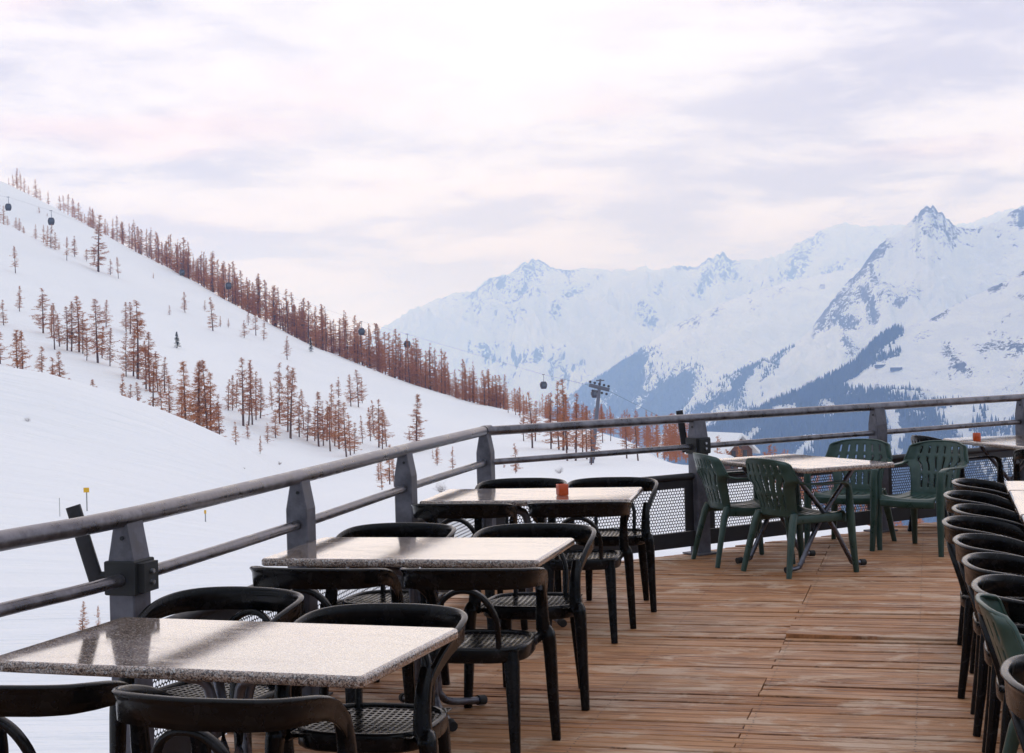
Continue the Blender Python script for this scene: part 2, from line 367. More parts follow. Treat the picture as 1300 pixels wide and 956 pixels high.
S1 = [(200, 560), (330, 500), (400, 466), (450, 436), (485, 416), (500, 409), (530, 390), (560, 378), (590, 370), (606, 366), (622, 352), (645, 350), (660, 336), (666, 330), (671, 331), (676, 327), (683, 331), (690, 331), (705, 340), (722, 342), (740, 340), (760, 343), (800, 343), (820, 338), (832, 345), (860, 337), (880, 340), (896, 331), (901, 326), (905, 328), (910, 322), (914, 325), (918, 320), (923, 327), (930, 332), (960, 330), (985, 322), (1000, 318), (1020, 305), (1040, 293), (1075, 283), (1100, 288), (1140, 284), (1200, 290), (1300, 262), (1500, 200), (1700, 220)]
def rock1(x, y):
    r = blob(x, y, [(625, 355), (675, 333), (665, 360), (655, 378)], 26, .75)
    r = np.maximum(r, blob(x, y, [(640, 380), (655, 395), (640, 408)], 14, .6))
    r = np.maximum(r, blob(x, y, [(722, 345), (725, 365), (700, 398)], 10, .65)); r = np.maximum(r, blob(x, y, [(740, 365), (765, 350)], 7, .6))
    r = np.maximum(r, blob(x, y, [(815, 392), (830, 408), (822, 412)], 11, .75)); r = np.maximum(r, blob(x, y, [(845, 350), (835, 370)], 6, .6))
    r = np.maximum(r, blob(x, y, [(885, 370), (905, 340), (930, 328), (925, 345), (900, 358)], 13, .75))
    r = np.maximum(r, blob(x, y, [(860, 342), (905, 326), (920, 322)], 7, .7))
    r = np.maximum(r, blob(x, y, [(1005, 350), (1015, 325), (1035, 305)], 16, .78)); r = np.maximum(r, blob(x, y, [(1045, 348), (1060, 340)], 8, .6))
    r = np.maximum(r, blob(x, y, [(955, 375), (985, 378), (915, 400)], 8, .62))
    r = np.maximum(r, blob(x, y, [(560, 380), (600, 372), (610, 385)], 14, .45))
    return r
def for1(x, y):
    return .5 * sstep(408, 455, y) * sstep(560, 600, x) * (1 - sstep(745, 800, x)) * np.clip(.55 + .55 * fbm(x / 4.2 + y / 25., y / 38., 3, 4), .1, 1) + .35 * blob(x, y, [(615, 440), (700, 445), (720, 480)], 40)
mountain('mountain', S1, 15000, 10400, -800., 620., 21, rock1, for1, 150, 1650, 2.6, 'hazy far snow mountain range with pale rocky summits', 3.6)
S15 = [(520, 700), (640, 580), (700, 523), (740, 491), (765, 476), (790, 459), (803, 451), (825, 436), (850, 418), (880, 401), (930, 380), (985, 362), (1060, 345), (1150, 330), (1300, 320), (1500, 300)]
def rock15(x, y): return np.maximum(blob(x, y, [(860, 412), (885, 402), (880, 412)], 9, .7), blob(x, y, [(905, 400), (912, 395)], 8, .6))
def for15(x, y):
    f_ = blob(x, y, [(745, 500), (775, 480), (803, 458), (800, 490), (780, 520)], 34, 1.)
    f_ = np.maximum(f_, blob(x, y, [(800, 540), (840, 500), (870, 485), (860, 500), (820, 545)], 26, 1.))
    f_ = np.maximum(f_, .8 * sstep(470, 520, y) * (1 - sstep(820, 870, x)))
    return f_
mountain('mountain', S15, 9600, 7000, -700., 300., 33, rock15, for15, 500, 1650, 2.6, 'snowy middle spur with dark wooded lower flank', 1.2)
S2 = [(700, 760), (780, 640), (840, 560), (860, 530), (885, 500), (920, 480), (960, 466), (1000, 445), (1030, 418), (1050, 390), (1070, 365), (1090, 345), (1105, 325), (1120, 308), (1145, 292), (1157, 281), (1162, 274), (1165, 275), (1169, 267), (1173, 266), (1177, 261), (1181, 265), (1184, 261), (1188, 264), (1192, 271), (1196, 270), (1201, 279), (1205, 278), (1212, 289), (1232, 291), (1250, 286), (1270, 281), (1284, 269), (1300, 262), (1330, 250), (1400, 270), (1500, 240)]
def rock2(x, y):
    r = blob(x, y, [(1168, 272), (1182, 264), (1188, 284), (1212, 302)], 13, .85)
    r = np.maximum(r, blob(x, y, [(1176, 292), (1205, 310)], 10, .62)); r = np.maximum(r, blob(x, y, [(1160, 305), (1172, 330)], 6, .6)); r = np.maximum(r, blob(x, y, [(1190, 325), (1186, 330)], 8, .55))
    r = np.maximum(r, blob(x, y, [(1120, 308), (1103, 325), (1088, 345), (1075, 352)], 12, .9))
    r = np.maximum(r, blob(x, y, [(1105, 335), (1112, 360)], 7, .8)); r = np.maximum(r, blob(x, y, [(1085, 350), (1075, 375), (1055, 385), (1045, 395)], 13, .68))
    r = np.maximum(r, blob(x, y, [(1096, 370), (1106, 385), (1109, 405)], 9, .98)); r = np.maximum(r, blob(x, y, [(1120, 370), (1150, 380), (1140, 385), (1160, 372)], 11, .72))
    r = np.maximum(r, blob(x, y, [(1060, 400), (1072, 412), (1080, 410)], 10, .92)); r = np.maximum(r, blob(x, y, [(1072, 430), (1082, 442), (1080, 450)], 9, .95))
    r = np.maximum(r, blob(x, y, [(1225, 288), (1240, 292)], 9, .55)); r = np.maximum(r, blob(x, y, [(1290, 268), (1300, 272), (1298, 282)], 9, .95))
    r = np.maximum(r, blob(x, y, [(1228, 310), (1235, 312)], 5, .6)); r = np.maximum(r, blob(x, y, [(1035, 397), (1045, 410)], 10, .6))
    return r
def for2(x, y):
    f_ = blob(x, y, [(885, 478), (925, 463), (985, 430), (955, 460), (930, 500), (890, 520)], 14, .9)
    f_ = np.maximum(f_, blob(x, y, [(985, 430), (1000, 440), (960, 490)], 9, .62)); f_ = np.maximum(f_, .55 * sstep(480, 530, y)); return f_
mountain('mountain', S2, 7000, 5300, -580., 270., 45, rock2, for2, 680, 1650, 2.4, 'tall snow peak with a jagged rocky summit and rock bands', 3.2)
S3 = [(560, 820), (700, 720), (800, 640), (850, 590), (880, 562), (920, 540), (950, 528), (985, 512), (1020, 498), (1050, 482), (1078, 466), (1100, 447), (1115, 432), (1135, 420), (1160, 412), (1180, 405), (1198, 396), (1210, 388), (1240, 374), (1265, 362), (1285, 352), (1300, 343), (1340, 330), (1500, 290)]
def rock3(x, y):
    r = blob(x, y, [(1185, 404), (1200, 393)], 6, .95); r = np.maximum(r, blob(x, y, [(1208, 386), (1222, 379)], 4, .9)); r = np.maximum(r, blob(x, y, [(1258, 370), (1272, 362)], 6, .85))
    r = np.maximum(r, blob(x, y, [(1296, 345), (1302, 342)], 6, .9)); r = np.maximum(r, blob(x, y, [(1294, 376), (1300, 378)], 6, .9)); r = np.maximum(r, blob(x, y, [(1165, 430), (1178, 424)], 6, .7))
    r = np.maximum(r, blob(x, y, [(1198, 442), (1210, 455), (1215, 462)], 9, .9)); r = np.maximum(r, blob(x, y, [(1245, 445), (1262, 438), (1285, 436), (1302, 442)], 9, .85)); r = np.maximum(r, blob(x, y, [(1278, 452), (1290, 452)], 5, .7))
    return r
def for3(x, y):
    line = np.interp(x, [820, 870, 1000, 1060, 1100, 1140, 1170, 1200, 1240, 1300, 1400], [560, 540, 500, 486, 492, 494, 496, 502, 508, 512, 520])
    d = sstep(-5, 16, y - line); d = d * (1 - .62 * blob(x, y, [(1235, 520), (1300, 535), (1290, 600)], 60)) * (1 - .4 * blob(x, y, [(1080, 492), (1130, 505), (1200, 520)], 14))
    band = blob(x, y, [(860, 572), (950, 532), (1050, 488), (1080, 470), (1112, 440), (1134, 424)], 11, 1.)
    d = np.maximum(d, band); d = np.maximum(d, blob(x, y, [(1095, 468), (1110, 458), (1140, 450)], 6, .7))
    for wpt in ([(1047, 515), (1052, 522)], [(985, 525), (1005, 520)], [(925, 585), (960, 548)], [(1128, 525), (1140, 560), (1135, 575)], [(1010, 585), (1030, 560)], [(1215, 530), (1225, 560)]):
        d = d * (1 - .9 * blob(x, y, wpt, 10))
    return d
mountain('mountain', S3, lambda x: np.interp(x, [700, 1100, 1400], [3600, 4500, 4800]), 2500, -620., 150., 57, rock3, for3, 540, 1700, 2.2, 'near wooded mountain shoulder with snowfields above dark forest', 1.0, p=1.0)

# far-off forest: spiky conifers scattered on the wooded faces, one mass
def forest_mass(seed, n, hh, xr, yr, label, thr=.3):
    X, Y, Z, PX, PY, fo = LAYERS[seed]; nr, nc = X.shape
    ok = (fo[:190] > thr) & (PX[:190] > xr[0]) & (PX[:190] < xr[1]) & (PY[:190] > yr[0]) & (PY[:190] < yr[1])
    clump = fbm(X[:190] / 160, Y[:190] / 160, 3, seed + 40) + .35 * fbm(X[:190] / 40, Y[:190] / 200, 2, seed + 41)
    wgt = np.where(ok, np.clip(fo[:190] * 1.25 - .28 + clump * .8, 0, 1) ** 1.3, 0) * np.clip((Y[:190] / 3500) ** 1.5, .3, 3)
    idx = rng.choice(wgt.size, n, p=(wgt / wgt.sum()).reshape(-1)); ii, jj = np.unravel_index(idx, wgt.shape)
    ii = np.clip(ii, 0, 188); jj = np.clip(jj, 0, nc - 2); a = rng.random(n); b = rng.random(n)
    def bil(A): return (A[ii, jj] * (1 - a) + A[ii + 1, jj] * a) * (1 - b) + (A[ii, jj + 1] * (1 - a) + A[ii + 1, jj + 1] * a) * b
    bx, by, bz = bil(X), bil(Y), bil(Z); h_ = hh * (.55 + .8 * rng.random(n)); r_ = h_ * (.13 + .08 * rng.random(n)); th = rng.random(n) * 6.28
    vs_ = np.zeros((n, 5, 3)); vs_[:, 4] = np.stack([bx, by, bz + h_], -1)
    for k in range(4): vs_[:, k] = np.stack([bx + r_ * np.cos(th + k * 1.571), by + r_ * np.sin(th + k * 1.571), bz - 1.0 + h_ * .06], -1)
    fs_ = (np.arange(n)[:, None, None] * 5 + np.array([[0, 1, 4], [1, 2, 4], [2, 3, 4], [3, 0, 4]])[None]).reshape(-1, 3)
    me = bpy.data.meshes.new('forest'); me.from_pydata(vs_.reshape(-1, 3).tolist(), [], fs_.tolist()); me.update()
    o = link('forest', me, FOREST); tag(o, label, 'forest', kind='stuff'); return o
mt = NT('conifer_forest'); FOREST = mt.out(Base_Color=mt.mix(mt.noise(mt.geo(), .01, 3.), (.022, .036, .03), (.045, .055, .045)), Roughness=.9, Specular_IOR_Level=.1)
forest_mass(57, 26000, 19., (800, 1420), (400, 720), 'dark conifer forest covering the near mountain shoulder')
forest_mass(45, 3500, 17., (840, 1120), (415, 600), 'scattered dark trees on the slope left of the wooded shoulder', .25)
forest_mass(33, 5000, 17., (680, 900), (440, 640), 'hazy blue forest on the far middle spur', .3)
# ------------------------------------------------------------------ materials of the terrace
def metal_mat(name, c0, c1, rough=.45, metallic=.6):
    mt = NT(name); P = mt.obj(); n1 = mt.noise(P, 9., 6., .65); n2 = mt.noise(mt.scale(P, (1, 1, .15)), 60., 3., .6)
    col = mt.mix(mt.mapr(n1, .35, .68), c0, c1)
    return mt.out(Base_Color=col, Metallic=metallic, Roughness=mt.mapr(n1, .3, .7, rough - .1, rough + .2), Normal=mt.bump(n2, .15, .002))
GALV = metal_mat('galvanised_steel', (.10, .095, .105), (.24, .23, .25), .33, .8)
POSTM = metal_mat('post_steel', (.075, .072, .085), (.16, .155, .18), .55, .35)
DARKST = metal_mat('dark_steel', (.016, .015, .018), (.035, .033, .038), .5, .2)
TUBEM = metal_mat('table_leg_steel', (.10, .10, .12), (.2, .2, .23), .3, .8)
mt = NT('black_plastic'); P = mt.obj(); n1 = mt.noise(P, 14., 4., .6)
BLACKP = mt.out(Base_Color=mt.mix(mt.mapr(n1, .4, .7), (.005, .0048, .0052), (.010, .0095, .010)), Roughness=mt.mapr(n1, .3, .75, .16, .32), Specular_IOR_Level=.5, IOR=1.28, Normal=mt.bump(mt.noise(P, 220., 2.), .04, .001))
mt = NT('green_plastic'); P = mt.obj(); n1 = mt.noise(P, 10., 5., .6)
GREENP = mt.out(Base_Color=mt.mix(mt.mapr(n1, .35, .7), (.017, .045, .034), (.034, .070, .055)), Roughness=mt.mapr(n1, .3, .7, .26, .42), Normal=mt.bump(mt.noise(P, 150., 2.), .06, .001))
mt = NT('orange_glass'); 
CANDLE = mt.out(Base_Color=mt.mix(mt.noise(mt.obj(), 40.), (.55, .06, .01), (.75, .12, .02)), Roughness=.2, Transmission_Weight=.25)
mt = NT('wax'); WAX = mt.out(Base_Color=(.6, .5, .4), Roughness=.5)
mt = NT('rubber'); RUBBER = mt.out(Base_Color=(.015, .015, .016), Roughness=.7)
mt = NT('bolt_zinc'); BOLTM = mt.out(Base_Color=(.45, .45, .48), Metallic=.9, Roughness=.3)
def granite():
    mt = NT('granite'); P = mt.obj()
    v = mt.n('TexVoronoi', {'Vector': P, 'Scale': 210.}, feature='F1').outputs['Color']
    g = mt.n('SeparateColor', {0: v}).outputs[0]
    v2 = mt.n('SeparateColor', {0: mt.n('TexVoronoi', {'Vector': P, 'Scale': 430.}).outputs['Color']}).outputs[1]
    c = mt.mix(mt.mapr(g, .15, .35), (.085, .055, .045), (.30, .215, .165))
    c = mt.mix(mt.mapr(g, .5, .62), c, (.42, .32, .26)); c = mt.mix(mt.mapr(g, .84, .9), c, (.50, .47, .44))
    c = mt.mix(mt.mapr(v2, .8, .86), c, (.05, .045, .045))
    st = mt.noise(mt.scale(P, (1.2, 4, 1), .5), 2.4, 4., .6, .5); sm_ = mt.noise(P, 60., 3., .6)
    ro = mt.math('ADD', mt.mapr(st, .45, .7, .05, .17), mt.math('MULTIPLY', sm_, .05))
    return mt.out(Base_Color=c, Roughness=ro, Specular_IOR_Level=.5, Coat_Weight=.7, Coat_Roughness=.07, Coat_IOR=1.5, Normal=mt.bump(sm_, .02, .002))
GRAN = granite()
mt = NT('deck_wood'); P = mt.scale(mt.obj(), (1, 1, 1), R(14.8)); bt = mt.attr('tone'); bs = mt.attr('shift')
off = mt.n('CombineXYZ', {0: mt.math('MULTIPLY', bs, 31.), 1: mt.math('MULTIPLY', bs, 7.), 2: 0.}).outputs[0]
Q = mt.n('VectorMath', {0: P, 1: off}, operation='ADD').outputs[0]
g1_ = mt.noise(mt.scale(Q, (1.3, 42, 1)), 2.6, 6., .68, .5); g2_ = mt.noise(mt.scale(Q, (2.5, 160, 1)), 2.5, 4., .7, .2); g3_ = mt.noise(Q, 1.1, 5., .6)
g4_ = mt.noise(mt.scale(Q, (1., 6, 1)), 3.5, 5., .7, .8)
cc = mt.mix(mt.mapr(g1_, .41, .59), (.11, .038, .015), (.50, .215, .085))
cc = mt.mix(mt.math('MULTIPLY', mt.mapr(g2_, .52, .7), .6), cc, (.055, .032, .022))
cc = mt.mix(mt.math('MULTIPLY', bt, .55), cc, (.55, .29, .14))
cc = mt.mix(mt.mapr(mt.noise(mt.scale(P, (1, 2.2, 1)), 2.2, 7., .7, .6), .50, .62, 0., .75), cc, (.55, .38, .26))
cc = mt.mix(mt.mapr(g4_, .62, .70, 0., .85), cc, (.06, .034, .022))
kn = mt.n('TexVoronoi', {'Vector': mt.scale(Q, (.8, 5., 1)), 'Scale': 1.6, 'Randomness': 1.}).outputs['Distance']
cc = mt.mix(mt.mapr(kn, .03, .09, .85, 0.), cc, (.06, .028, .014))
dirt = mt.noise(P, .55, 6., .65, .4); cc = mt.mix(mt.mapr(dirt, .52, .68, 0., .5), cc, (.13, .075, .045))
DECKM = mt.out(Base_Color=cc, Roughness=mt.mapr(g3_, .35, .65, .42, .7), Specular_IOR_Level=.35, Normal=mt.bump(mt.math('ADD', mt.math('MULTIPLY', g1_, .6), mt.math('MULTIPLY', g2_, .7)), .6, .006))
mt = NT('deck_underside'); UNDER = mt.out(Base_Color=(.018, .012, .009), Roughness=.9)

# ------------------------------------------------------------------ terrace deck
POSTS = [(-2.02, 4.15), (-1.424, 5.814), (-1.017, 7.477), (-.641, 9.241), (-.207, 11.094), (1.405, 12.18), (3.039, 13.275), (4.60, 14.325), (6.18, 15.39), (7.76, 16.45)]
HR, HL = 1.046, .823
BD = Vector((.967, -.255, 0)); BN = Vector((.255, .967, 0))      # board direction, across the boards
edge = [(-4.4, -3.0), (-3.3, .9), (-2.62, 2.6)] + POSTS
def offs(P, d):
    out = []
    for i, p in enumerate(P):
        a = Vector(P[max(i - 1, 0)]); b = Vector(P[min(i + 1, len(P) - 1)]); t = (b - a).normalized(); out.append((p[0] - t.y * d, p[1] + t.x * d))
    return out
poly = [Vector((x, y, 0)) for x, y in offs(edge, .10)] + [Vector((9.5, 15.5, 0)), Vector((9.5, -3.5, 0))]
def span(c):
    """range along BD of the deck at the across-board coordinate c"""
    ss = []
    for i in range(len(poly)):
        a, b = poly[i], poly[(i + 1) % len(poly)]; ca, cb = a.dot(BN) - c, b.dot(BN) - c
        if ca * cb < 0: t = ca / (ca - cb); q = a.lerp(b, t); ss.append(q.dot(BD))
    return (min(ss), max(ss)) if len(ss) >= 2 else None
rd = random.Random(5)
BW, GAP = .078, .0065; vsd, fsd, tone, shift = [], [], [], []
c = -2.6; J0 = Vector((1.402, 8.478, 0)).dot(BD); k = 0; Cmax = max(p.dot(BN) for p in poly)
while c < Cmax - .02:
    a0, a1 = span(c), span(min(c + BW, Cmax - .003)); k += 1
    if a0 and a1:
        lo, hi = max(min(a0[0], a1[0]), -20), max(a0[1], a1[1]); joints = []
        forced = 9.83 < c < 10.51 or 8.50 < c < 9.15 or 7.3 < c < 7.65; raised = 8.66 < c < 9.15; sliver = 8.60 < c <= 8.70
        s = J0 + (0 if forced else rd.choice([0, 0, 1.35, -1.35, 1.35, 2.7, 4.05])) - 12.15
        while s < hi:
            if lo + .25 < s < hi - .25: joints.append(s)
            s += 4.05 if forced else rd.choice([2.7, 4.05])
        cut = [None] + joints + [None]
        for i in range(len(cut) - 1):
            l0, l1 = (a0[0], a1[0]) if cut[i] is None else (cut[i] + .003,) * 2
            h0, h1 = (a0[1], a1[1]) if cut[i + 1] is None else (cut[i + 1] - .003,) * 2
            dz = rd.uniform(-.003, .003); tw = rd.uniform(-.002, .002)
            nseg = max(2, int((min(h0, h1) - max(l0, l1)) / .7)); warp = [rd.uniform(-.0022, .0022) for _ in range(nseg + 1)]
            if rd.random() < .06: warp[0] += .008
            if raised and cut[i] is not None and abs(cut[i] - J0) < .01: dz += .018; warp[0] += .004
            cut_w = .027 if (sliver and cut[i] is not None and abs(cut[i] - J0) < .01) else 0
            tn, sh = rd.random(), rd.random(); base_i = len(vsd)
            for q in range(nseg + 1):
                f_ = q / nseg; s0 = l0 + (h0 - l0) * f_; s1 = l1 + (h1 - l1) * f_; z = dz + warp[q]; b = .0035
                for (ss_, cc_, zz) in ((s0, c + cut_w, -.03), (s0, c + cut_w, z - b), (s0, c + cut_w + b, z), (s1, c + BW - GAP - b, z + tw), (s1, c + BW - GAP, z + tw - b), (s1, c + BW - GAP, -.03)):
                    p = BD * ss_ + BN * cc_; vsd.append((p.x, p.y, zz)); tone.append(tn); shift.append(sh)
            for q in range(nseg):
                o_ = base_i + q * 6
                for e in range(5): fsd.append((o_ + e, o_ + e + 6, o_ + e + 7, o_ + e + 1))
            fsd.append(tuple(base_i + e for e in range(6))); fsd.append(tuple(base_i + nseg * 6 + e for e in range(5, -1, -1)))
    c += BW
me = bpy.data.meshes.new('deck'); me.from_pydata(vsd, [], fsd); me.update()
for nm, arr in (('tone', tone), ('shift', shift)):
    a_ = me.attributes.new(nm, 'FLOAT', 'POINT'); a_.data.foreach_set('value', arr)
deck = link('deck', me, DECKM); tag(deck, kind='structure'); deck['label'] = 'terrace deck of worn brown wooden boards'
mt = NT('screw_steel'); me.materials.append(mt.out(Base_Color=(.04, .035, .035), Metallic=.5, Roughness=.6))
b_ = bmesh.new(); b_.from_mesh(me); la = b_.verts.layers.float.get('tone')
c = -2.6
while c < Cmax - .1:
    a_ = span(c + BW / 2); s = J0 + .03 - 13.5
    while a_ and s < a_[1] - .1:
        if s > a_[0] + .1:
            for q in (.022, .052):
                p = BD * (s + rd.uniform(-.004, .004)) + BN * (c + q)
                if 5.5 < p.y < 14 and -1 < p.x < 5:
                    f_ = b_.faces.new([b_.verts.new((p.x + .0045 * math.cos(k * 1.047), p.y + .0045 * math.sin(k * 1.047), .0052)) for k in range(6)]); f_.material_index = 1
        s += .675
    c += BW
b_.to_mesh(me); b_.free()
m = MB(); np_ = len(poly); ins = [p + (Vector((4, 6, 0)) - p).normalized() * .05 for p in poly]
m.add([(p.x, p.y, -.034) for p in ins] + [(p.x, p.y, -.34) for p in ins], [tuple(range(np_ - 1, -1, -1)), tuple(range(np_, 2 * np_))] + [(i, (i + 1) % np_, np_ + (i + 1) % np_, np_ + i) for i in range(np_)])
for x, y in offs(edge, -.25)[2:-1] + [(2, 2), (5, 4), (6, 9), (-1.2, 1.5)]: m.box((x, y, -1.95), (.2, .2, 3.2))
u_ = m.build('deck_frame', UNDER); tag(u_, kind='structure'); u_['label'] = 'dark beams and props carrying the terrace deck'

# ------------------------------------------------------------------ railing: posts, rails, perforated panels (one fence)
rail = empty('terrace_railing', (*POSTS[4], 0), 0, 'grey steel tube railing with pointed posts and perforated panels round the terrace edge', 'railing')
O = Vector((*POSTS[4], 0))
rail_pts = [(-3.3, .9), (-2.62, 2.6), (-2.06, 4.15), (-1.684, 5.14), (-1.424, 5.814)] + POSTS[2:5]
def smooth(pts, n=8):
    P = [Vector(p) for p in pts]; out = []
    for i in range(len(P) - 1):
        p0, p1, p2, p3 = P[max(i - 1, 0)], P[i], P[i + 1], P[min(i + 2, len(P) - 1)]
        for k in range(n):
            t = k / n; out.append(.5 * ((2 * p1) + (p2 - p0) * t + (2 * p0 - 5 * p1 + 4 * p2 - p3) * t * t + (3 * p1 - p0 - 3 * p2 + p3) * t ** 3))
    out.append(P[-1]); return out
curve2 = smooth([(x, y, 0) for x, y in rail_pts], 8)
straight = [Vector((*POSTS[4], 0)), Vector((*POSTS[9], 0))]
def railing_tube(path, z, r, name='rail'):
    m = MB(); m.tube([p - O + Vector((0, 0, z)) for p in path], r, n=14); return m.build(name, GALV, rail)
railing_tube(curve2, HR, .0345); railing_tube(curve2, HL, .0235)
railing_tube([straight[0].lerp(straight[1], t) for t in np.linspace(0, 1, 5)], HR - .004, .033); railing_tube([straight[0].lerp(straight[1], t) for t in np.linspace(0, 1, 5)], HL, .0225)
m = MB()      # welded collar where the curved and straight rails meet
d = (straight[1] - straight[0]).normalized(); m.tube([Vector((0, 0, HR)) - Vector((.01, .05, 0)), Vector((0, 0, HR)), Vector((0, 0, HR)) + d * .05], .0375, n=14); m.build('collar', GALV, rail)
def post_dir(i):
    if i <= 4: a, b = Vector(POSTS[max(i - 1, 0)]), Vector(POSTS[min(i + 1, 4)])
    else: a, b = Vector(POSTS[4]), Vector(POSTS[5])
    return (b - a).normalized()
for i in range(10):
    t = post_dir(i); T = Vector((t.x, t.y, 0)); N = Vector((-t.y, t.x, 0)); C = Vector((*POSTS[i], 0)) - O
    m = MB(); rings = []
    for z, wn in ((-.02, .052), (.86, .052), (.895, .052), (1.005, .031), (1.03, .028)):
        wt = .061; b = .005; ring = []
        for a, c2 in ((-1, -1), (1, -1), (1, 1), (-1, 1)):
            # bevelled corner: two vertices each
            if a * c2 > 0: ring += [C + T * (a * wt) + N * (c2 * (wn - b)) + Vector((0, 0, z)), C + T * (a * (wt - b)) + N * (c2 * wn) + Vector((0, 0, z))]
            else: ring += [C + T * (a * (wt - b)) + N * (c2 * wn) + Vector((0, 0, z)), C + T * (a * wt) + N * (c2 * (wn - b)) + Vector((0, 0, z))]
        # order the ring by angle
        cx_ = sum(((p - C).dot(T) for p in ring)) / 8; ring.sort(key=lambda p: math.atan2((p - C).dot(N), (p - C).dot(T))); rings.append(ring)
    m.loft(rings, smooth=False); po = m.build('post', POSTM, rail)
    m = MB(); m.box(C + Vector((0, 0, .006)), (.2, .2, .012), math.atan2(t.y, t.x)); m.build('base_plate', POSTM, po)
    for z in ((.84, .62) if i == 4 else (.975,)):
        m = MB(); wn = .052 if z < .895 else .052 - (z - .895) / .11 * .021
        s_ = -1
        p0 = C - T * (.061) + N * (-.01) + Vector((0, 0, z)); m.tube([p0 + T * .002, p0 - T * .006], .008, n=8); m.build('bolt', BOLTM if i == 4 else RUBBER, po)
# panels
def perforated(mb, A, B, z0, z1, pitch=.0255, r=.0103):
    """hexagonal sheet of round holes between A and B"""
    L = (B - A).length; D = (B - A).normalized(); rowh = pitch * .866; nr_ = int((z1 - z0) / rowh); nc_ = int(L / pitch)
    px_ = L / nc_; rz_ = (z1 - z0) / nr_; vs_, fs_ = [], []
    for r_ in range(nr_):
        for c_ in range(nc_):
            cx, cz = (c_ + (.25 if r_ % 2 else .75)) * px_, z0 + (r_ + .5) * rz_; b0 = len(vs_)
            for k in range(6):
                th = math.pi / 6 + k * math.pi / 3; hx, hz = cx + math.cos(th) * px_ * .5774, cz + math.sin(th) * rz_ * .6667
                p = A + D * min(max(hx, 0), L); vs_.append((p.x, p.y, hz))
            for k in range(12):
                th = math.pi / 6 + k * math.pi / 6; p = A + D * (cx + math.cos(th) * r); vs_.append((p.x, p.y, cz + math.sin(th) * r))
            for k in range(6):
                a, b = b0 + k, b0 + (k + 1) % 6; i0, i1, i2 = b0 + 6 + 2 * k, b0 + 6 + (2 * k + 1) % 12, b0 + 6 + (2 * k + 2) % 12
                fs_ += [(a, i1, i0), (a, b, i1), (b, i2, i1)]
    mb.add(vs_, fs_)
for i in range(1, 9):
    t = (Vector(POSTS[i + 1]) - Vector(POSTS[i])).normalized(); T = Vector((t.x, t.y, 0)); N = Vector((t.y, -t.x, 0))
    A = Vector((*POSTS[i], 0)) - O + T * .066; B = Vector((*POSTS[i + 1], 0)) - O - T * .066; L = (B - A).length; ang_ = math.atan2(t.y, t.x); mid = (A + B) / 2
    fr = MB()
    fr.tube([A + Vector((0, 0, .60)), B + Vector((0, 0, .60))], .026, n=12)
    fr.box(mid + Vector((0, 0, .545)), (L, .012, .06), ang_); fr.box(mid + Vector((0, 0, .125)), (L, .04, .115), ang_)
    for q in (A + T * .04, B - T * .04): fr.box(q + Vector((0, 0, .35)), (.08, .012, .33), ang_)
    fo_ = fr.build('panel_frame', DARKST, rail)
    m = MB(); perforated(m, A + T * .075, B - T * .075, .18, .517); m.build('perforated_sheet', DARKST, fo_)

# ------------------------------------------------------------------ clamp brackets with slanting bars on two posts
def bracket(i, label, lean, dirx):
    t = post_dir(i); T = Vector((t.x, t.y, 0)); N = Vector((-t.y, t.x, 0)); rz = math.atan2(t.y, t.x)
    root = empty('bar_holder', (*POSTS[i], .83), 0, label, 'bracket')
    m = MB(); rings = []
    for z, g in ((-.062, .006), (-.058, .010), (.058, .010), (.062, .006)):
        wt, wn = .061 + g, .052 + g
        rings.append([T * (a * wt) + N * (b * wn) + Vector((0, 0, z)) for a, b in ((-1, -1), (1, -1), (1, 1), (-1, 1))])
    m.loft(rings, smooth=False)
    m.box(-N * .075 - T * .0 + Vector((0, 0, 0)), (.10, .03, .105), rz); m.build('clamp', RUBBER, root)
    for z in (-.02, .02):
        m = MB(); m.tube([-N * .088 + Vector((0, 0, z)), -N * .102 + Vector((0, 0, z))], .009, n=6); m.build('bolt', BOLTM, root)
    m = MB(); c0 = N * .12 - T * .02
    m.sweep([N * .05 + Vector((0, 0, -.01)), c0 + Vector((0, 0, -.012))], (.012, .028), n=8, p=5); m.build('arm', RUBBER, root)
    m = MB(); ax = Vector((dirx * math.sin(lean), 0, math.cos(lean))); c1_ = c0 + Vector((dirx * .01, 0, 0))
    m.sweep([c1_ - ax * .055, c1_ + ax * .27], (.0265, .0125), up=(0, 1, 0), n=12, p=6); m.build('bar', DARKST, root)
    return root
b1 = bracket(1, 'black clamp with a slanting flat bar on the railing post nearest the camera', R(16), -1)
m = MB(); m.box(Vector((-.03, .09, -.085)), (.018, .004, .02)); mt = NT('blue_tag'); m.build('tag', mt.out(Base_Color=(.05, .35, .75), Roughness=.4), b1)
bracket(5, 'dark clamp with a slanting bar on the railing post behind the green chairs', R(7), -1)

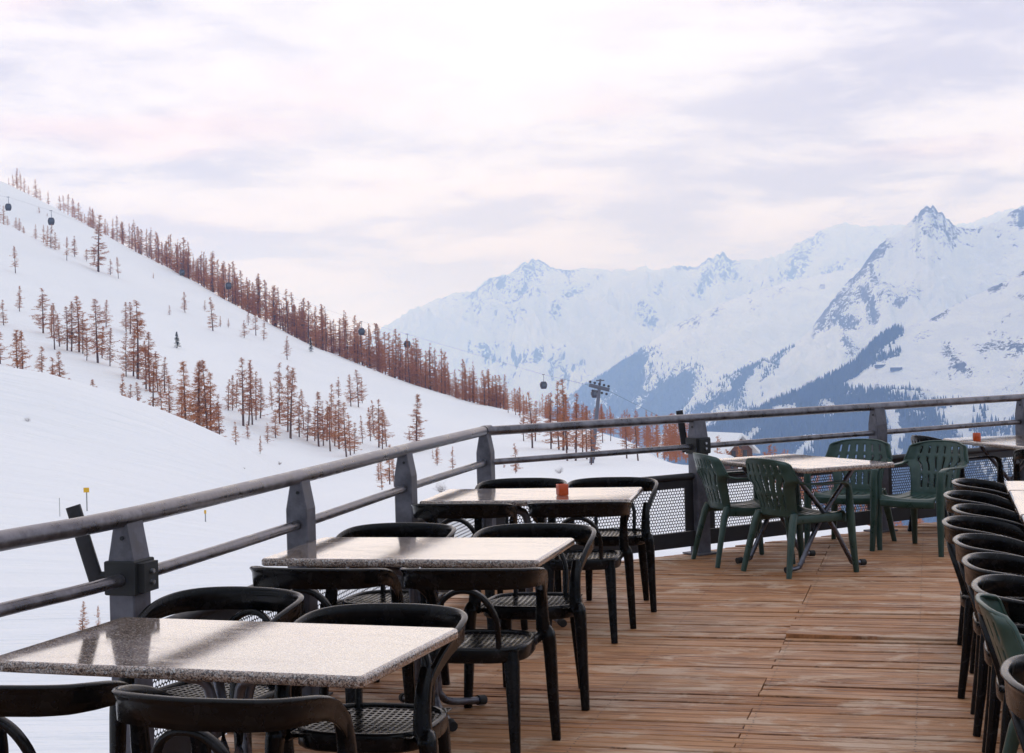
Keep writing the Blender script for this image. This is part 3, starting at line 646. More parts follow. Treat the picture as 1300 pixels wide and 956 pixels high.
# ------------------------------------------------------------------ tables
def slab(mb, W, D, z1, th, rc=.025, seg=5):
    rings = []; prof = [(.006, 0), (.0, .006), (.0, th - .009), (.004, th - .003), (.012, th)]
    for ins_, dz in prof:
        ring = []
        for cx, cy_, a0 in ((W / 2, D / 2, 0), (-W / 2, D / 2, 90), (-W / 2, -D / 2, 180), (W / 2, -D / 2, 270)):
            for k in range(seg + 1):
                a = R(a0 + 90 * k / seg); ring.append(Vector((cx - math.copysign(rc, cx) + (rc - ins_) * math.cos(a), cy_ - math.copysign(rc, cy_) + (rc - ins_) * math.sin(a), z1 - th + dz)))
        rings.append(ring)
    mb.loft(rings, smooth=True)
def table(cx, cy_, rz, W, D, label, kind='bundle', group='granite topped terrace tables'):
    root = empty('terrace_table', (cx, cy_, 0), rz, label, 'table', group)
    m = MB(); slab(m, W, D, .75, .033); m.build('tabletop', GRAN, root)
    m = MB(); 
    for sx in (-1, 1): m.box((sx * W * .27, 0, .709), (.04, D * .72, .022))
    m.box((0, 0, .706), (W * .56, .05, .016)); m.build('top_frame', DARKST, root)
    for sx in (-1, 1):
        for sy in (-1, 1):
            m = MB()
            if kind == 'bundle':      # tubes side by side in the middle, bent out to the feet
                pts = [(sx * .27, sy * D * .3, .70), (sx * .12, sy * .07, .66), (sx * .045, sy * .028, .58), (sx * .045, sy * .028, .16), (sx * .055, sy * .04, .09), (sx * .09, sy * .09, .052), (sx * .19, sy * .25, .026)]
            else:                     # crossing bent tubes
                pts = [(sx * .30, -sy * D * .34, .70), (sx * .30, -sy * D * .30, .66), (sx * .30, sy * .03, .36), (sx * .30, sy * D * .27, .075), (sx * .30, sy * D * .31, .035), (sx * .30, sy * D * .44, .026)]
            q = smooth(pts, 5); m.tube(q, .017, n=10); leg = m.build('leg', TUBEM, root)
            e = Vector(pts[-1]); dd = (e - Vector(pts[-2])).normalized()
            m = MB(); m.tube([e - dd * .035, e + dd * .008], .0225, n=10); m.build('foot_cap', RUBBER, leg)
    return root
TB = {}
def tcentre(NR, th, W, D):
    e = Vector((math.cos(th), math.sin(th), 0)); n = Vector((-math.sin(th), math.cos(th), 0)); return Vector((*NR, 0)) - e * (W / 2) + n * (D / 2), e, n
TW, TD = 1.228, .759
for key, NR, th, lab in ((1, (-.430, 4.288), -.325, 'rectangular granite table nearest the camera, its pale top cut by the left of the photo'), (2, (.082, 6.516), -.245, 'middle of the three granite tables along the left railing, with nothing on top'), (3, (.643, 8.952), -.181, 'granite table along the left railing that carries a small orange candle glass')):
    c_, e, n = tcentre(NR, th, TW, TD); TB[key] = (c_, e, n, th, Vector((*NR, 0))); table(c_.x, c_.y, th, TW, TD, lab)
table(2.03, 11.42, math.atan2(-1.18, .57), 1.25, .76, 'granite table amid the green armchairs, standing clear in the far middle of the deck', 'cross')
table(4.157, 12.83, math.atan2(-.97, .23), 1.46, .76, 'granite table at the far right railing with an orange candle glass on it', 'cross')
RDIR = Vector((.2555, .9668, 0)); RN = Vector((.9668, -.2555, 0)); rth = math.atan2(RDIR.y, RDIR.x)
def row_table(s0, s1, lab, base=Vector((2.40, 7.55, 0)), dep=.80):
    c_ = base + RDIR * ((s0 + s1) / 2) + RN * (dep / 2); table(c_.x, c_.y, rth, s1 - s0 - .012, dep, lab, 'bundle', 'tables butted end to end in the row at the right')
row_table(1.375, 1.96, 'short granite table at the far end of the table row on the right'); row_table(.14, 1.365, 'second granite table of the right hand row, just before the short end one'); row_table(-1.09, .13, 'third granite table of the right hand row, mostly hidden by black chair backs'); row_table(-2.32, -1.10, 'granite table at the near end of the right hand row, outside the right edge')

# ------------------------------------------------------------------ bistro armchair (black)
def bistro():
    root = empty('bistro_chair', (0, 0, 0))
    # seat ring + woven (perforated) seat
    def sq(r, a): c, s = math.cos(a), math.sin(a); n = 3.2; k = (abs(c) ** n + abs(s) ** n) ** (-1 / n); return r * k * c, r * k * s
    m = MB(); N_ = 36; cy0 = -.005; sx_, sy_ = .222, .215
    prof = [(.90, .452), (.94, .459), (.985, .457), (1.0, .447), (.995, .405), (.975, .398), (.96, .405), (.95, .44), (.90, .446)]
    rings = [[(sx_ * f_ * sq(1, 2 * math.pi * k / N_)[0], cy0 + sy_ * f_ * sq(1, 2 * math.pi * k / N_)[1], z) for k in range(N_)] for f_, z in prof]
    m.loft(rings, closed=True); seat = m.build('seat', BLACKP, root)
    m = MB(); n = 17; w_ = .405; st = w_ / n; hole = .32
    for i in range(n):
        for j in range(n):
            x, y = -w_ / 2 + (i + .5) * st, -w_ / 2 + (j + .5) * st + cy0
            zf = lambda X, Y: .450 - .012 * (1 - (X / .21) ** 2) * (1 - ((Y - cy0) / .21) ** 2)
            o_ = st / 2; h_ = st * hole
            out_ = [(x - o_, y - o_), (x + o_, y - o_), (x + o_, y + o_), (x - o_, y + o_)]; in_ = [(x - h_, y - h_), (x + h_, y - h_), (x + h_, y + h_), (x - h_, y + h_)]
            m.add([(a, b, zf(a, b)) for a, b in out_] + [(a, b, zf(a, b)) for a, b in in_] + [(a, b, zf(a, b) - .006) for a, b in in_], [(0, 1, 5, 4), (1, 2, 6, 5), (2, 3, 7, 6), (3, 0, 4, 7), (4, 5, 9, 8), (5, 6, 10, 9), (6, 7, 11, 10), (7, 4, 8, 11)])
    m.build('woven_seat', BLACKP, seat)
    # back band running round into the arms
    path = [(-.234, .165, .600, .034), (-.248, .12, .655, .038), (-.265, .03, .712, .042), (-.273, -.06, .742, .046), (-.262, -.15, .757, .052), (-.225, -.215, .764, .056), (-.16, -.25, .768, .058), (-.08, -.268, .770, .058), (0, -.274, .770, .058)]
    path = path + [(-x, y, z, h) for x, y, z, h in path[-2::-1]]
    P = smooth([p[:3] for p in path], 4); Hh = np.interp(np.linspace(0, 1, len(P)), np.linspace(0, 1, len(path)), [p[3] for p in path])
    m = MB(); rings = []
    for i, q in enumerate(P):
        t = P[min(i + 1, len(P) - 1)] - P[max(i - 1, 0)]; o2 = Vector((-t.y, t.x, 0)).normalized()
        if o2.dot(Vector((q.x, q.y + .05, 0))) < 0: o2 = -o2
        h = Hh[i] * 1.3
        sec = [(-.002, -h), (.006, -h), (.009, -.018), (.013, -.008), (.019, -.001), (.018, .004), (.011, .008), (.002, .008), (-.004, .003), (-.004, -.02)]
        rings.append([q + o2 * a + Vector((0, 0, b)) for a, b in sec])
    m.loft(rings); band = m.build('backrest', BLACKP, root)
    m = MB()      # bentwood-like hoop under the band
    hp = [(-.118, -.185, .42), (-.122, -.200, .50), (-.118, -.224, .58), (-.088, -.246, .645), (-.045, -.256, .680), (0, -.260, .690)]; hp = hp + [(-x, y, z) for x, y, z in hp[-2::-1]]
    m.sweep(smooth(hp, 4), (.011, .017), up=(0, 1, .2), n=10, p=3); m.build('hoop', BLACKP, root)
    for sx in (-1, 1):
        m = MB(); pts = [(sx * .236, .135, .648), (sx * .232, .165, .585), (sx * .230, .178, .51), (sx * .234, .184, .465), (sx * .246, .190, .445), (sx * .255, .194, .40), (sx * .262, .2, .2), (sx * .270, .212, 0)]
        q = smooth(pts, 4); sz = [tuple(np.interp(k / (len(q) - 1), [0, .25, .5, .62, 1], a) for a in ([.020, .026, .030, .030, .018], [.026, .022, .022, .030, .020])) for k in range(len(q))]
        m.sweep(q, sz, up=(0, 1, 0), n=10, p=3.5); m.build('leg', BLACKP, root)
        m = MB(); q = [(sx * .163, -.165, .445), (sx * .168, -.175, .38), (sx * .175, -.195, .2), (sx * .183, -.222, 0)]
        m.sweep(q, [(.030, .026), (.030, .024), (.024, .020), (.018, .016)], up=(0, 1, 0), n=10, p=3.5); m.build('leg', BLACKP, root)
        m = MB(); m.sweep([(sx * .165, -.15, .425), (sx * .2, .0, .43), (sx * .222, .17, .44)], (.012, .022), n=8, p=3); m.build('side_rail', BLACKP, seat)
    return root
# ------------------------------------------------------------------ slatted stacking armchair (green / black)
def monobloc(mat, name):
    root = empty(name, (0, 0, 0))
    def shell(fn, nu, nv, hole, nm, th=.006):
        vs_ = [fn(-1 + 2 * i / nu, j / nv) for j in range(nv + 1) for i in range(nu + 1)]; fs_ = []
        for j in range(nv):
            for i in range(nu):
                if not hole(i, j): a = j * (nu + 1) + i; fs_.append((a, a + 1, a + nu + 2, a + nu + 1))
        m = MB(); m.add(vs_, fs_, True); o = m.build(nm, mat, root); md = o.modifiers.new('thickness', 'SOLIDIFY'); md.thickness = th; md.offset = 0; return o
    # backrest: v 0 seat level .. 1 top
    def back(u, v):
        z = .40 + .405 * v
        w_ = np.interp(v, [0, .3, .5, .58, .63, .7, .8, .9, .96, 1.], [.19, .20, .215, .24, .274, .262, .25, .24, .226, .200])
        y = -.175 - .115 * v ** 1.15 - .045 * (1 - u * u) + .035 * max(0, abs(u) - .8) * 5 * (1 - abs(v - .6))
        return (u * w_, y, z - .022 * abs(u) ** 3 * (v > .9) * (v - .9) * 10)
    def hb_(i, j):
        if i % 5 != 2 or i < 4 or i > 35: return False
        return (4 <= j < 11) or (13 <= j < 21) or (23 <= j < 27)
    shell(back, 39, 30, hb_, 'backrest')
    m = MB(); rim = [Vector(back(-1, v)) for v in np.linspace(.62, 1, 12)] + [Vector(back(u, 1)) for u in np.linspace(-1, 1, 15)[1:-1]] + [Vector(back(1, v)) for v in np.linspace(1, .62, 12)]
    m.tube(rim, .0075, n=8); m.build('back_rim', mat, root)
    def seat(u, v):
        y = -.20 + .44 * v; w_ = .20 + .032 * sstep(0, 1, v); z = .408 - .022 * math.sin(math.pi * min(v, 1)) + .022 * (abs(u) ** 4) + (.012 if v > .8 else 0) * (v - .8) * 5 - (.05 * ((v - .9) * 10) ** 2 if v > .9 else 0)
        return (u * w_, y, float(z))
    shell(seat, 39, 26, lambda i, j: i % 5 == 2 and 4 < i < 35 and 4 <= j < 21, 'seat')
    m = MB()
    for sx in (-1, 1): m.sweep([(sx * .2, -.19, .385), (sx * .215, .0, .385), (sx * .228, .2, .385)], (.008, .03), n=8, p=4)
    m.sweep([(-.225, .235, .372), (0, .243, .366), (.225, .235, .372)], (.01, .028), n=8, p=4); m.build('apron', mat, root)
    for sx in (-1, 1):
        m = MB(); pts = [(sx * .247, -.215, .655), (sx * .268, -.15, .636), (sx * .28, -.04, .630), (sx * .283, .09, .632), (sx * .281, .17, .628), (sx * .279, .215, .600), (sx * .279, .230, .55)]
        q = smooth(pts, 4); m.sweep(q, [(.028 if k > 3 else .016, .009) for k in range(len(q))], n=10, p=3); m.build('arm', mat, root)
        m = MB(); q = [(sx * .279, .222, .615), (sx * .279, .230, .55), (sx * .277, .236, .40), (sx * .281, .25, .2), (sx * .288, .268, 0)]
        m.sweep(q, [(.027, .010), (.027, .015), (.030, .022), (.024, .019), (.018, .016)], up=(0, 1, 0), n=10, p=4); m.build('leg', mat, root)
        m = MB(); q = [(sx * .19, -.19, .42), (sx * .2, -.215, .36), (sx * .225, -.26, .18), (sx * .248, -.30, 0)]
        m.sweep(q, [(.026, .022), (.028, .022), (.023, .018), (.018, .015)], up=(0, 1, 0), n=10, p=4); m.build('leg', mat, root)
    return root

CH = bistro(); GR_ = monobloc(GREENP, 'slatted_armchair'); BK = monobloc(BLACKP, 'slatted_armchair')
USED = set()
def place(proto, back, face, label, group, cat='chair', dback=.274):
    """back: the point of the floor under the middle of the backrest; face: direction the sitter looks"""
    o = proto if proto.name not in USED else copy_tree(proto); USED.add(proto.name)
    fv = Vector((face[0], face[1], 0)).normalized(); o.location = Vector((back[0], back[1], 0)) + fv * dback
    o.rotation_euler = (0, 0, math.atan2(fv.y, fv.x) - math.pi / 2); tag(o, label, cat, group); return o
G1 = 'black bistro chairs at the railing tables'
def tchair(k, de, dn, side, label, rot=0.):
    c_, e, n, th, NR = TB[k]
    if side == 'far': p = NR + n * TD + e * de + n * dn; fd = -n
    else: p = NR + e * de - n * dn; fd = n
    fd = Matrix.Rotation(R(rot), 3, 'Z') @ fd; place(CH, p, fd, label, G1)
tchair(1, -.31, .24, 'far', 'black bistro chair behind the nearest granite table, rim curling past its corner', 3)
tchair(1, -.99, .50, 'far', 'black bistro chair behind the nearest granite table, beside the first railing post', -6)
tchair(1, -.30, .43, 'near', 'black bistro chair pushed under the front of the nearest table, towards its right corner', -2)
tchair(1, -.92, .41, 'near', 'black bistro chair pushed under the front of the nearest table, farthest left', 5)
tchair(2, -.23, .32, 'far', 'black bistro chair with a bright rim behind the right end of the middle railing table', 2)
tchair(2, -.90, .34, 'far', 'black bistro chair behind the middle railing table, close to the third railing post', -3)
tchair(2, -.20, .44, 'near', 'black bistro chair tucked under the front right of the middle railing table, hoop back showing', 3)
tchair(2, -.86, .46, 'near', 'black bistro chair tucked under the front left of the middle railing table', -4)
tchair(3, -.22, .40, 'far', 'black bistro chair behind the candle glass on the railing table', 0)
tchair(3, -.80, .42, 'far', 'black bistro chair behind the candle table, beside the fourth railing post', 0)
tchair(3, -.25, .40, 'near', 'black bistro chair at the front right of the candle table, legs clear on the deck', 4)
tchair(3, -.93, .42, 'near', 'black bistro chair at the front left of the candle table, against a railing post', -3)
# row at the right
rims = [(2.553, 9.236), (2.312, 8.525), (2.163, 7.824), (1.975, 7.309), (1.836, 6.631), (1.702, 6.026), (1.573, 5.454), (1.235, 4.03)]
RL = ['farthest black chair of the row backed onto the deck at the right', 'second black chair from the far end of the right hand row, standing out a little', 'third black chair from the far end of the right hand row, pushed in', 'fourth black chair of the right hand row, standing out further than its neighbours', 'fifth black chair from the far end of the right hand row', 'sixth black chair from the far end of the right hand row', 'black chair of the right hand row just behind the green one', 'nearest black chair rim at the bottom right, in front of the green chair back']
for (x, y), lb in zip(rims, RL): place(CH, (x, y), RN + RDIR * random.uniform(-.06, .06), lb, 'black bistro chairs in the right hand row')
place(GR_, (1.44, 4.93), RN + RDIR * .05, 'green slatted armchair in the row of black chairs at the bottom right', 'green slatted armchairs', dback=.32)
# green group round the far middle table
def pl_c(proto, cx, cy_, face, label, group): fv = Vector((*face, 0)).normalized(); place(proto, Vector((cx, cy_, 0)) - fv * .32, face, label, group, dback=.32)
pl_c(GR_, 1.97, 11.13, (.87, .50), 'green slatted armchair with its back to the camera, before the far middle table', 'green slatted armchairs')
pl_c(GR_, 1.66, 11.70, (.97, .24), 'green slatted armchair seen side on at the left end of the far middle table', 'green slatted armchairs')
pl_c(GR_, 2.63, 12.45, (-.48, -.88), 'green slatted armchair behind the far middle table, in front of a railing post', 'green slatted armchairs')
pl_c(GR_, 3.08, 12.03, (-.69, -.72), 'green slatted armchair facing the camera, standing free with its seat open', 'green slatted armchairs')
pl_c(BK, 3.62, 13.05, (.95, .3), 'black slatted armchair just behind the green chair that faces the camera', 'black slatted armchair')
place(CH, (4.0, 11.62), (.1, 1), 'black bistro chair at the near end of the far right table, against the mesh panel', 'black bistro chairs at the far right table')
place(CH, (5.05, 12.6), (-1, .15), 'black bistro chair on the right side of the far right table, at the photo edge', 'black bistro chairs at the far right table')

# ------------------------------------------------------------------ candle glasses
def candle(x, y, label, square):
    root = empty('candle_glass', (x, y, .75), .3, label, 'candle', 'orange candle glasses')
    m = MB(); nn = 20; s_ = .031
    def ring(r, z, p): return [(r * math.copysign(abs(math.cos(a)) ** (2 / p), math.cos(a)), r * math.copysign(abs(math.sin(a)) ** (2 / p), math.sin(a)), z) for a in [2 * math.pi * (k + .5) / nn for k in range(nn)]]
    p = 7 if square else 2.2
    prof = [(s_ * .9, .001), (s_, .006), (s_ * (1.0 if square else 1.06), .03), (s_, .064), (s_ * .96, .066), (s_ * .9, .062), (s_ * .88, .045)]
    m.loft([ring(r, z, p) for r, z in prof]); m.build('glass', CANDLE, root)
    m = MB(); m.loft([ring(s_ * .84, .0452, p), ring(s_ * .84, .05, p)]); m.tube([(0, 0, .05), (.001, 0, .058)], .0012, n=5); m.build('wax', WAX, root)
    return root
p = atz(714, 629, .75); candle(p.x, p.y, 'small square orange candle glass on the railing table', True)
p = atz(1234, 560, .75); candle(p.x + .04, p.y, 'small rounded orange candle glass on the far right table', False)
# ------------------------------------------------------------------ larches
mt = NT('larch_twigs'); P = mt.obj(); inf = mt.n('ObjectInfo').outputs['Random']
LTW = mt.out(Base_Color=mt.mix(inf, mt.mix(mt.noise(P, 5., 3.), (.33, .115, .045), (.52, .21, .085)), mt.mix(mt.noise(P, 5., 3.), (.42, .16, .06), (.62, .26, .10))), Roughness=.9, Specular_IOR_Level=.1)
mt = NT('larch_bark'); LBK = mt.out(Base_Color=mt.mix(mt.noise(mt.scale(mt.obj(), (1, 1, .2)), 60., 4.), (.07, .038, .03), (.17, .095, .07)), Roughness=.95)
mt = NT('conifer_needles'); CNE = mt.out(Base_Color=mt.mix(mt.noise(mt.obj(), 6., 3.), (.016, .024, .017), (.05, .05, .035)), Roughness=.9, Specular_IOR_Level=.1)
def prism(mb, a, b, r0, r1):
    t = (b - a); u = t.cross(Vector((.3, .2, 1)));
    if u.length < 1e-6: u = Vector((1, 0, 0))
    u.normalize(); v = t.cross(u).normalized(); vs_ = []
    for p, r in ((a, r0), (b, r1)):
        for k in range(3): th = k * 2.0944; vs_.append(p + u * (r * math.cos(th)) + v * (r * math.sin(th)))
    mb.add(vs_, [(0, 1, 4, 3), (1, 2, 5, 4), (2, 0, 3, 5)])
def larch_meshes(seed, spread=.17, low=.16, nb=110, fine=1.0, droop=.1, thick=1.0):
    rg = random.Random(seed); tm, cm = MB(), MB(); lean = (rg.uniform(-.015, .015), rg.uniform(-.015, .015)); n = 8
    def ax(z): return Vector((lean[0] * math.sin(z * 3), lean[1] * math.sin(z * 2.5 + 1), z))
    zs = np.linspace(-.03, 1, 9); rings = []
    for z in zs:
        r = .0135 * (1 - max(z, 0)) ** .9 + .0012; rings.append([ax(z) + Vector((r * math.cos(k * 1.2566), r * math.sin(k * 1.2566), 0)) for k in range(5)])
    tm.loft(rings)
    side = [rg.uniform(.4, 1.25) for _ in range(8)]; gaps = [rg.random() < .22 for _ in range(14)]
    for i in range(nb):
        z = low + (1 - low) * (i + rg.random()) / nb; zz = (z - low) / (1 - low); a = rg.random() * 6.283; thick_ = thick * 1.0
        if rg.random() < .1 or (gaps[int(zz * 13)] and rg.random() < .7): continue
        L = 1.12 * spread * ((1 - zz) ** .95 * 1.0 + .02) * rg.uniform(.4, 1.3) * side[int(a / .786) % 8] * (min(1, .55 + zz * 3))
        p0 = ax(z); d = Vector((math.cos(a), math.sin(a), rg.uniform(-.35, .35) - droop * (1.6 - 2 * zz))).normalized()
        p1 = p0 + d * L * .55; p2 = p1 + (d + Vector((0, 0, .28))).normalized() * L * .45
        prism(cm, p0, p1, .0028 * thick_, .002 * thick_); prism(cm, p1, p2, .002 * thick_, .0009 * thick_)
        nt = int((10 + L * 170) * fine)
        for k in range(nt):
            f_ = rg.uniform(.18, 1.); q = p0.lerp(p1, f_ / .55) if f_ < .55 else p1.lerp(p2, (f_ - .55) / .45)
            e = (d * .5 + Vector((rg.uniform(-1, 1), rg.uniform(-1, 1), rg.uniform(-.9, .5)))).normalized() * rg.uniform(.014, .042)
            prism(cm, q, q + e, .0017 * thick_, .0009 * thick_)
    return tm.mesh('trunk'), cm.mesh('crown')
def conifer_meshes(seed):
    rg = random.Random(seed); tm, cm = MB(), MB()
    tm.loft([[Vector((r * math.cos(k * 1.2566), r * math.sin(k * 1.2566), z)) for k in range(5)] for z, r in ((-.03, .016), (.5, .009), (1, .001))])
    for i in range(170):
        z = .06 + .93 * rg.random() ** .8; a = rg.random() * 6.283; L = .20 * (1 - z) ** .8 * rg.uniform(.6, 1.15) + .012
        p0 = Vector((0, 0, z)); p1 = p0 + Vector((math.cos(a), math.sin(a), -.25)) * L; prism(cm, p0, p1, .004, .002)
        for k in range(int(6 + L * 60)):
            q = p0.lerp(p1, rg.uniform(.1, 1)); e = Vector((rg.uniform(-1, 1), rg.uniform(-1, 1), rg.uniform(-.9, .3))).normalized() * rg.uniform(.02, .04); prism(cm, q, q + e, .006, .002)
    return tm.mesh('trunk'), cm.mesh('crown')
def tree_proto(name, meshes, ca, cb):
    r_ = empty(name); link('trunk', meshes[0], ca, r_); link('crown', meshes[1], cb, r_); return r_
LP = [tree_proto('larch_tree', larch_meshes(s, *a), LBK, LTW) for s, a in ((1, (.21, .16, 130)), (2, (.17, .2, 120)), (3, (.25, .12, 140)), (4, (.19, .28, 110)), (5, (.16, .10, 120)), (6, (.26, .16, 110)))]
CP = [tree_proto('conifer_tree', conifer_meshes(8), LBK, CNE)]
SP = [larch_meshes(s, *a) for s, a in ((31, (.23, .05, 100, .55, .1, 1.7)), (32, (.18, .06, 90, .55, .1, 1.7)), (33, (.28, .06, 110, .55, .1, 1.7)), (34, (.2, .16, 80, .55, .1, 1.7)), (35, (.16, .03, 90, .6, .1, 1.7)))]
tused = set(); SINGLE = []
for tm_, cm_ in SP:      # small trees far away: trunk and crown in one mesh
    b = bmesh.new(); b.from_mesh(tm_); n0_ = len(b.faces); b.from_mesh(cm_); me = bpy.data.meshes.new('larch_tree'); b.to_mesh(me); b.free()
    me.materials.append(LBK); me.materials.append(LTW); me.polygons.foreach_set('material_index', [0 if i < n0_ else 1 for i in range(len(me.polygons))]); SINGLE.append(me)
rt_ = random.Random(99); SMALL = []; NL = [0]
def plant(px, py, hp, label, group, kind='larch', small=False, P=None, proto=None):
    P = P or surf(px, py)
    if P is None: return None
    hgt = hp * P.y / F_PX * 1.03
    if small:
        o = bpy.data.objects.new('larch_tree', SINGLE[rt_.randrange(len(SINGLE))]); COL.objects.link(o); SMALL.append((hp, o))
    else:
        pr = (CP if kind == 'conifer' else LP); pr = pr[proto if proto is not None else rt_.randrange(len(pr))]
        if pr.name not in tused: tused.add(pr.name); o = pr
        else: o = copy_tree(pr)
    o.location = P - Vector((0, 0, .1)); w_ = hgt * rt_.uniform(.95, 1.5); o.scale = (w_, w_, hgt); o.rotation_euler = (rt_.uniform(-.05, .05), rt_.uniform(-.05, .05), rt_.random() * 6.28)
    NL[0] += kind == 'larch'; tag(o, label, 'tree', group); return o
# trees one by one: (column, foot row, height in the photograph's pixels)
Z = {
 'low': ('bare brown larch standing on the lower left slope, just behind the smooth snow mound', 'larches behind the snow mound',
   [(25, 468, 50), (31, 471, 52), (57.5, 481, 42), (66, 483, 30), (82, 491, 46), (122, 503.6, 23), (154, 515, 42), (164, 517, 30), (177, 524, 40), (194, 529, 70), (205, 534, 55), (213, 536, 60), (233, 545, 87), (249, 550, 90), (256, 552, 95), (263, 556, 100), (271, 557, 85), (278, 560, 60), (228, 541, 60)]),
 'midleft': ('bare brown larch in the open clumps half way up the left slope', 'larches half way up the left slope',
   [(56, 423, 56), (63, 428, 40), (69.5, 444, 58), (75, 440, 40), (85.6, 445, 55), (91, 446, 62), (98, 447, 70), (104, 449, 50), (110, 458, 35), (126.6, 461, 80), (131, 455, 40), (137, 415, 34), (141, 465, 48), (160.6, 421, 37), (166, 424, 40), (174.5, 481, 97), (169, 478, 60), (158, 478, 55), (192, 497, 74), (186, 494, 60), (198, 497, 50), (210, 499, 45), (3, 413, 32), (0, 462, 50)]),
 'open': ('small bare larch standing alone on the open upper snow of the left slope', 'lone larches on the upper left slope',
   [(20, 347, 34), (27, 395.5, 32), (85.6, 331, 30), (95, 326, 26), (124.5, 345, 70), (142, 349, 20), (150, 353.5, 27), (108, 332, 16), (118, 334, 19), (234, 397, 26), (217, 400, 13), (270, 420, 42), (308.5, 429, 22), (316.6, 413, 20), (326, 426, 29), (336, 432, 25), (365, 457, 30), (49, 271, 9), (60, 275, 5), (279, 415, 14), (288, 416, 12), (196, 354, 8), (262, 395, 14)]),
 'mid': ('bare brown larch in the clumps in the middle of the slope above the curved rail', 'larches in the middle of the slope',
   [(289, 521, 39), (296, 521, 44), (301, 518, 36), (308, 541, 85), (314, 540, 70), (320, 539, 80), (326, 533, 60), (332, 531, 50), (345, 520, 35), (357, 537.5, 75), (364, 548, 82), (369, 557, 88), (378, 555, 52), (386, 545, 50), (392, 560, 45), (302, 565, 30), (314, 557, 22), (341, 563, 26), (348, 556, 36), (329, 576, 23), (402.6, 567, 68), (409, 566, 50), (398, 560, 40), (419, 554, 65), (414, 560, 50)]),
 'railtop': ('bare brown larch seen just above the curved left rail between its third and fourth posts', 'larches above the curved rail',
   [(422, 573, 58), (430, 570, 61), (438, 580, 68), (449, 576, 39), (444, 578, 50), (453, 517, 47), (461, 512, 32), (447, 516, 40), (461, 563, 35), (474, 554, 45), (480, 568, 60), (488, 567, 45), (484, 572, 52), (468, 560, 42), (519, 560, 16), (428, 505, 26), (426, 566, 50)]),
 'under': ('thin bare larch seen under the curved rail, right of the second post', 'larches seen below the top rail',
   [(487, 622, 42), (494, 615, 50), (500.5, 618, 42), (480, 610, 26), (553, 583, 19), (548, 583, 13), (556, 591, 24), (573, 596, 29), (655, 599, 36), (653, 601, 22), (640, 594, 10)]),
 'right': ('tall bare larch with a long clean trunk standing beside the lift pylon above the rail', 'tall larches beside the lift pylon',
   [(664.5, 560, 50), (673, 569, 70), (680, 560, 50), (702, 570, 70), (708.5, 571, 85), (714, 572, 88), (722, 571, 68), (728, 585, 73), (732, 570, 69), (747, 583, 66), (751, 590, 68), (756, 583, 62), (740, 575, 60), (767, 562, 48), (774, 560, 36), (795.7, 582, 50), (812, 585, 55), (700, 562, 60), (719, 585, 70)]),
 'pair': ('bare larch standing in front of the skyline trees just above the straight rail', 'larches by the knoll crest',
   [(653.5, 527, 33), (660, 530, 34), (645, 524, 30)]),
}
for k, (lab, grp, lst) in Z.items():
    for (x, y, h_) in lst:
        P_ = None
        if k == 'low':
            cr_ = float(np.interp(x, [0, 60, 100, 150, 200, 250, 300, 345], [464, 474, 486, 501, 519, 540, 564, 592]))
            if abs(y - cr_) < 14:      # stands in the hollow behind the mound, its foot hidden by the crest
                j = int(np.argmin(np.abs(cols - x))); i = int(np.argmin(np.abs(GY[:, j] - 212 - (x * 7) % 25))); P_ = Vector((GX[i, j], GY[i, j], GZ[i, j]))
                h_ = (zat(x, y - h_ , P_.y) - P_.z) * F_PX / P_.y / 1.03
        plant(x, y, h_, lab, grp, P=P_, proto=(rt_.choice([1, 3, 4]) if k == 'right' else None))
plant(531, 573, 71, 'solitary bare larch on open snow just above the rail, left of the corner post', 'larches standing alone by the rail', proto=0)
plant(608, 513, 63, 'darkest and tallest tree on the knoll skyline, its tip above all its neighbours', None, proto=2)
plant(226, 442, 21, 'single small dark green conifer alone in the middle of the white slope', None, 'conifer')
plant(394, 447, 18, 'low dark conifer bush at the foot of the skyline trees', None, 'conifer')
plant(104, 792, 42, 'leafless young larch on the snow under the lower rail, left of the nearest post', None, P=surf(104, 800, 8.), proto=5)
plant(124, 792, 34, 'thinner leafless sapling right of the young larch under the lower rail', None, P=surf(124, 797, 8.), proto=3)
# skyline rows
def hprof(x): return float(np.interp(x, [0, 12, 30, 60, 100, 130, 200, 260, 330, 400, 450, 490, 520, 560, 600, 650, 700, 760, 860], [20, 34, 27, 25, 22, 24, 36, 40, 44, 48, 52, 50, 52, 46, 44, 38, 40, 34, 34]))
def crest_zone(x0, x1, step, lab, grp, lo=.45, hi=1.2, prob=1.0, n=1):
    x = x0
    while x < x1:
        if rt_.random() < prob:
            c_ = crest(x)
            if c_: plant(x, 0, hprof(x) * rt_.choice([rt_.uniform(lo, hi), rt_.uniform(lo * .6, hi * .8), rt_.uniform(.8 * hi, 1.08 * hi)]), lab, grp, small=True, P=c_[0] + Vector((0, rt_.uniform(-3, 16), -rt_.uniform(0, .6))))
        x += step * rt_.uniform(.6, 1.4)
for (lx, lh) in ((12, 10), (15, 16), (18, 26), (22, 20), (27, 24), (31, 19), (37, 11), (47, 24), (51, 14), (58, 18), (62, 10), (76, 19), (82, 22), (87, 26)):
    c_ = crest(lx)
    plant(lx, 0, lh, 'tiny larch high on the upper left skyline, above the smaller cable cars', 'larches on the high left skyline', small=True, P=c_[0] + Vector((0, 2, -.3)))
crest_zone(90, 150, 3.6, 'small larch of the thin skyline row left of the steep dense wood', 'larches on the upper skyline', .4, 1.1)
crest_zone(150, 300, 2.4, 'reddish larch packed in the descending skyline row at the upper left', 'larches in the steep skyline row')
crest_zone(300, 486, 2.5, 'reddish larch of the dense skyline row above the middle clumps', 'larches in the dense skyline row', .55, 1.15)
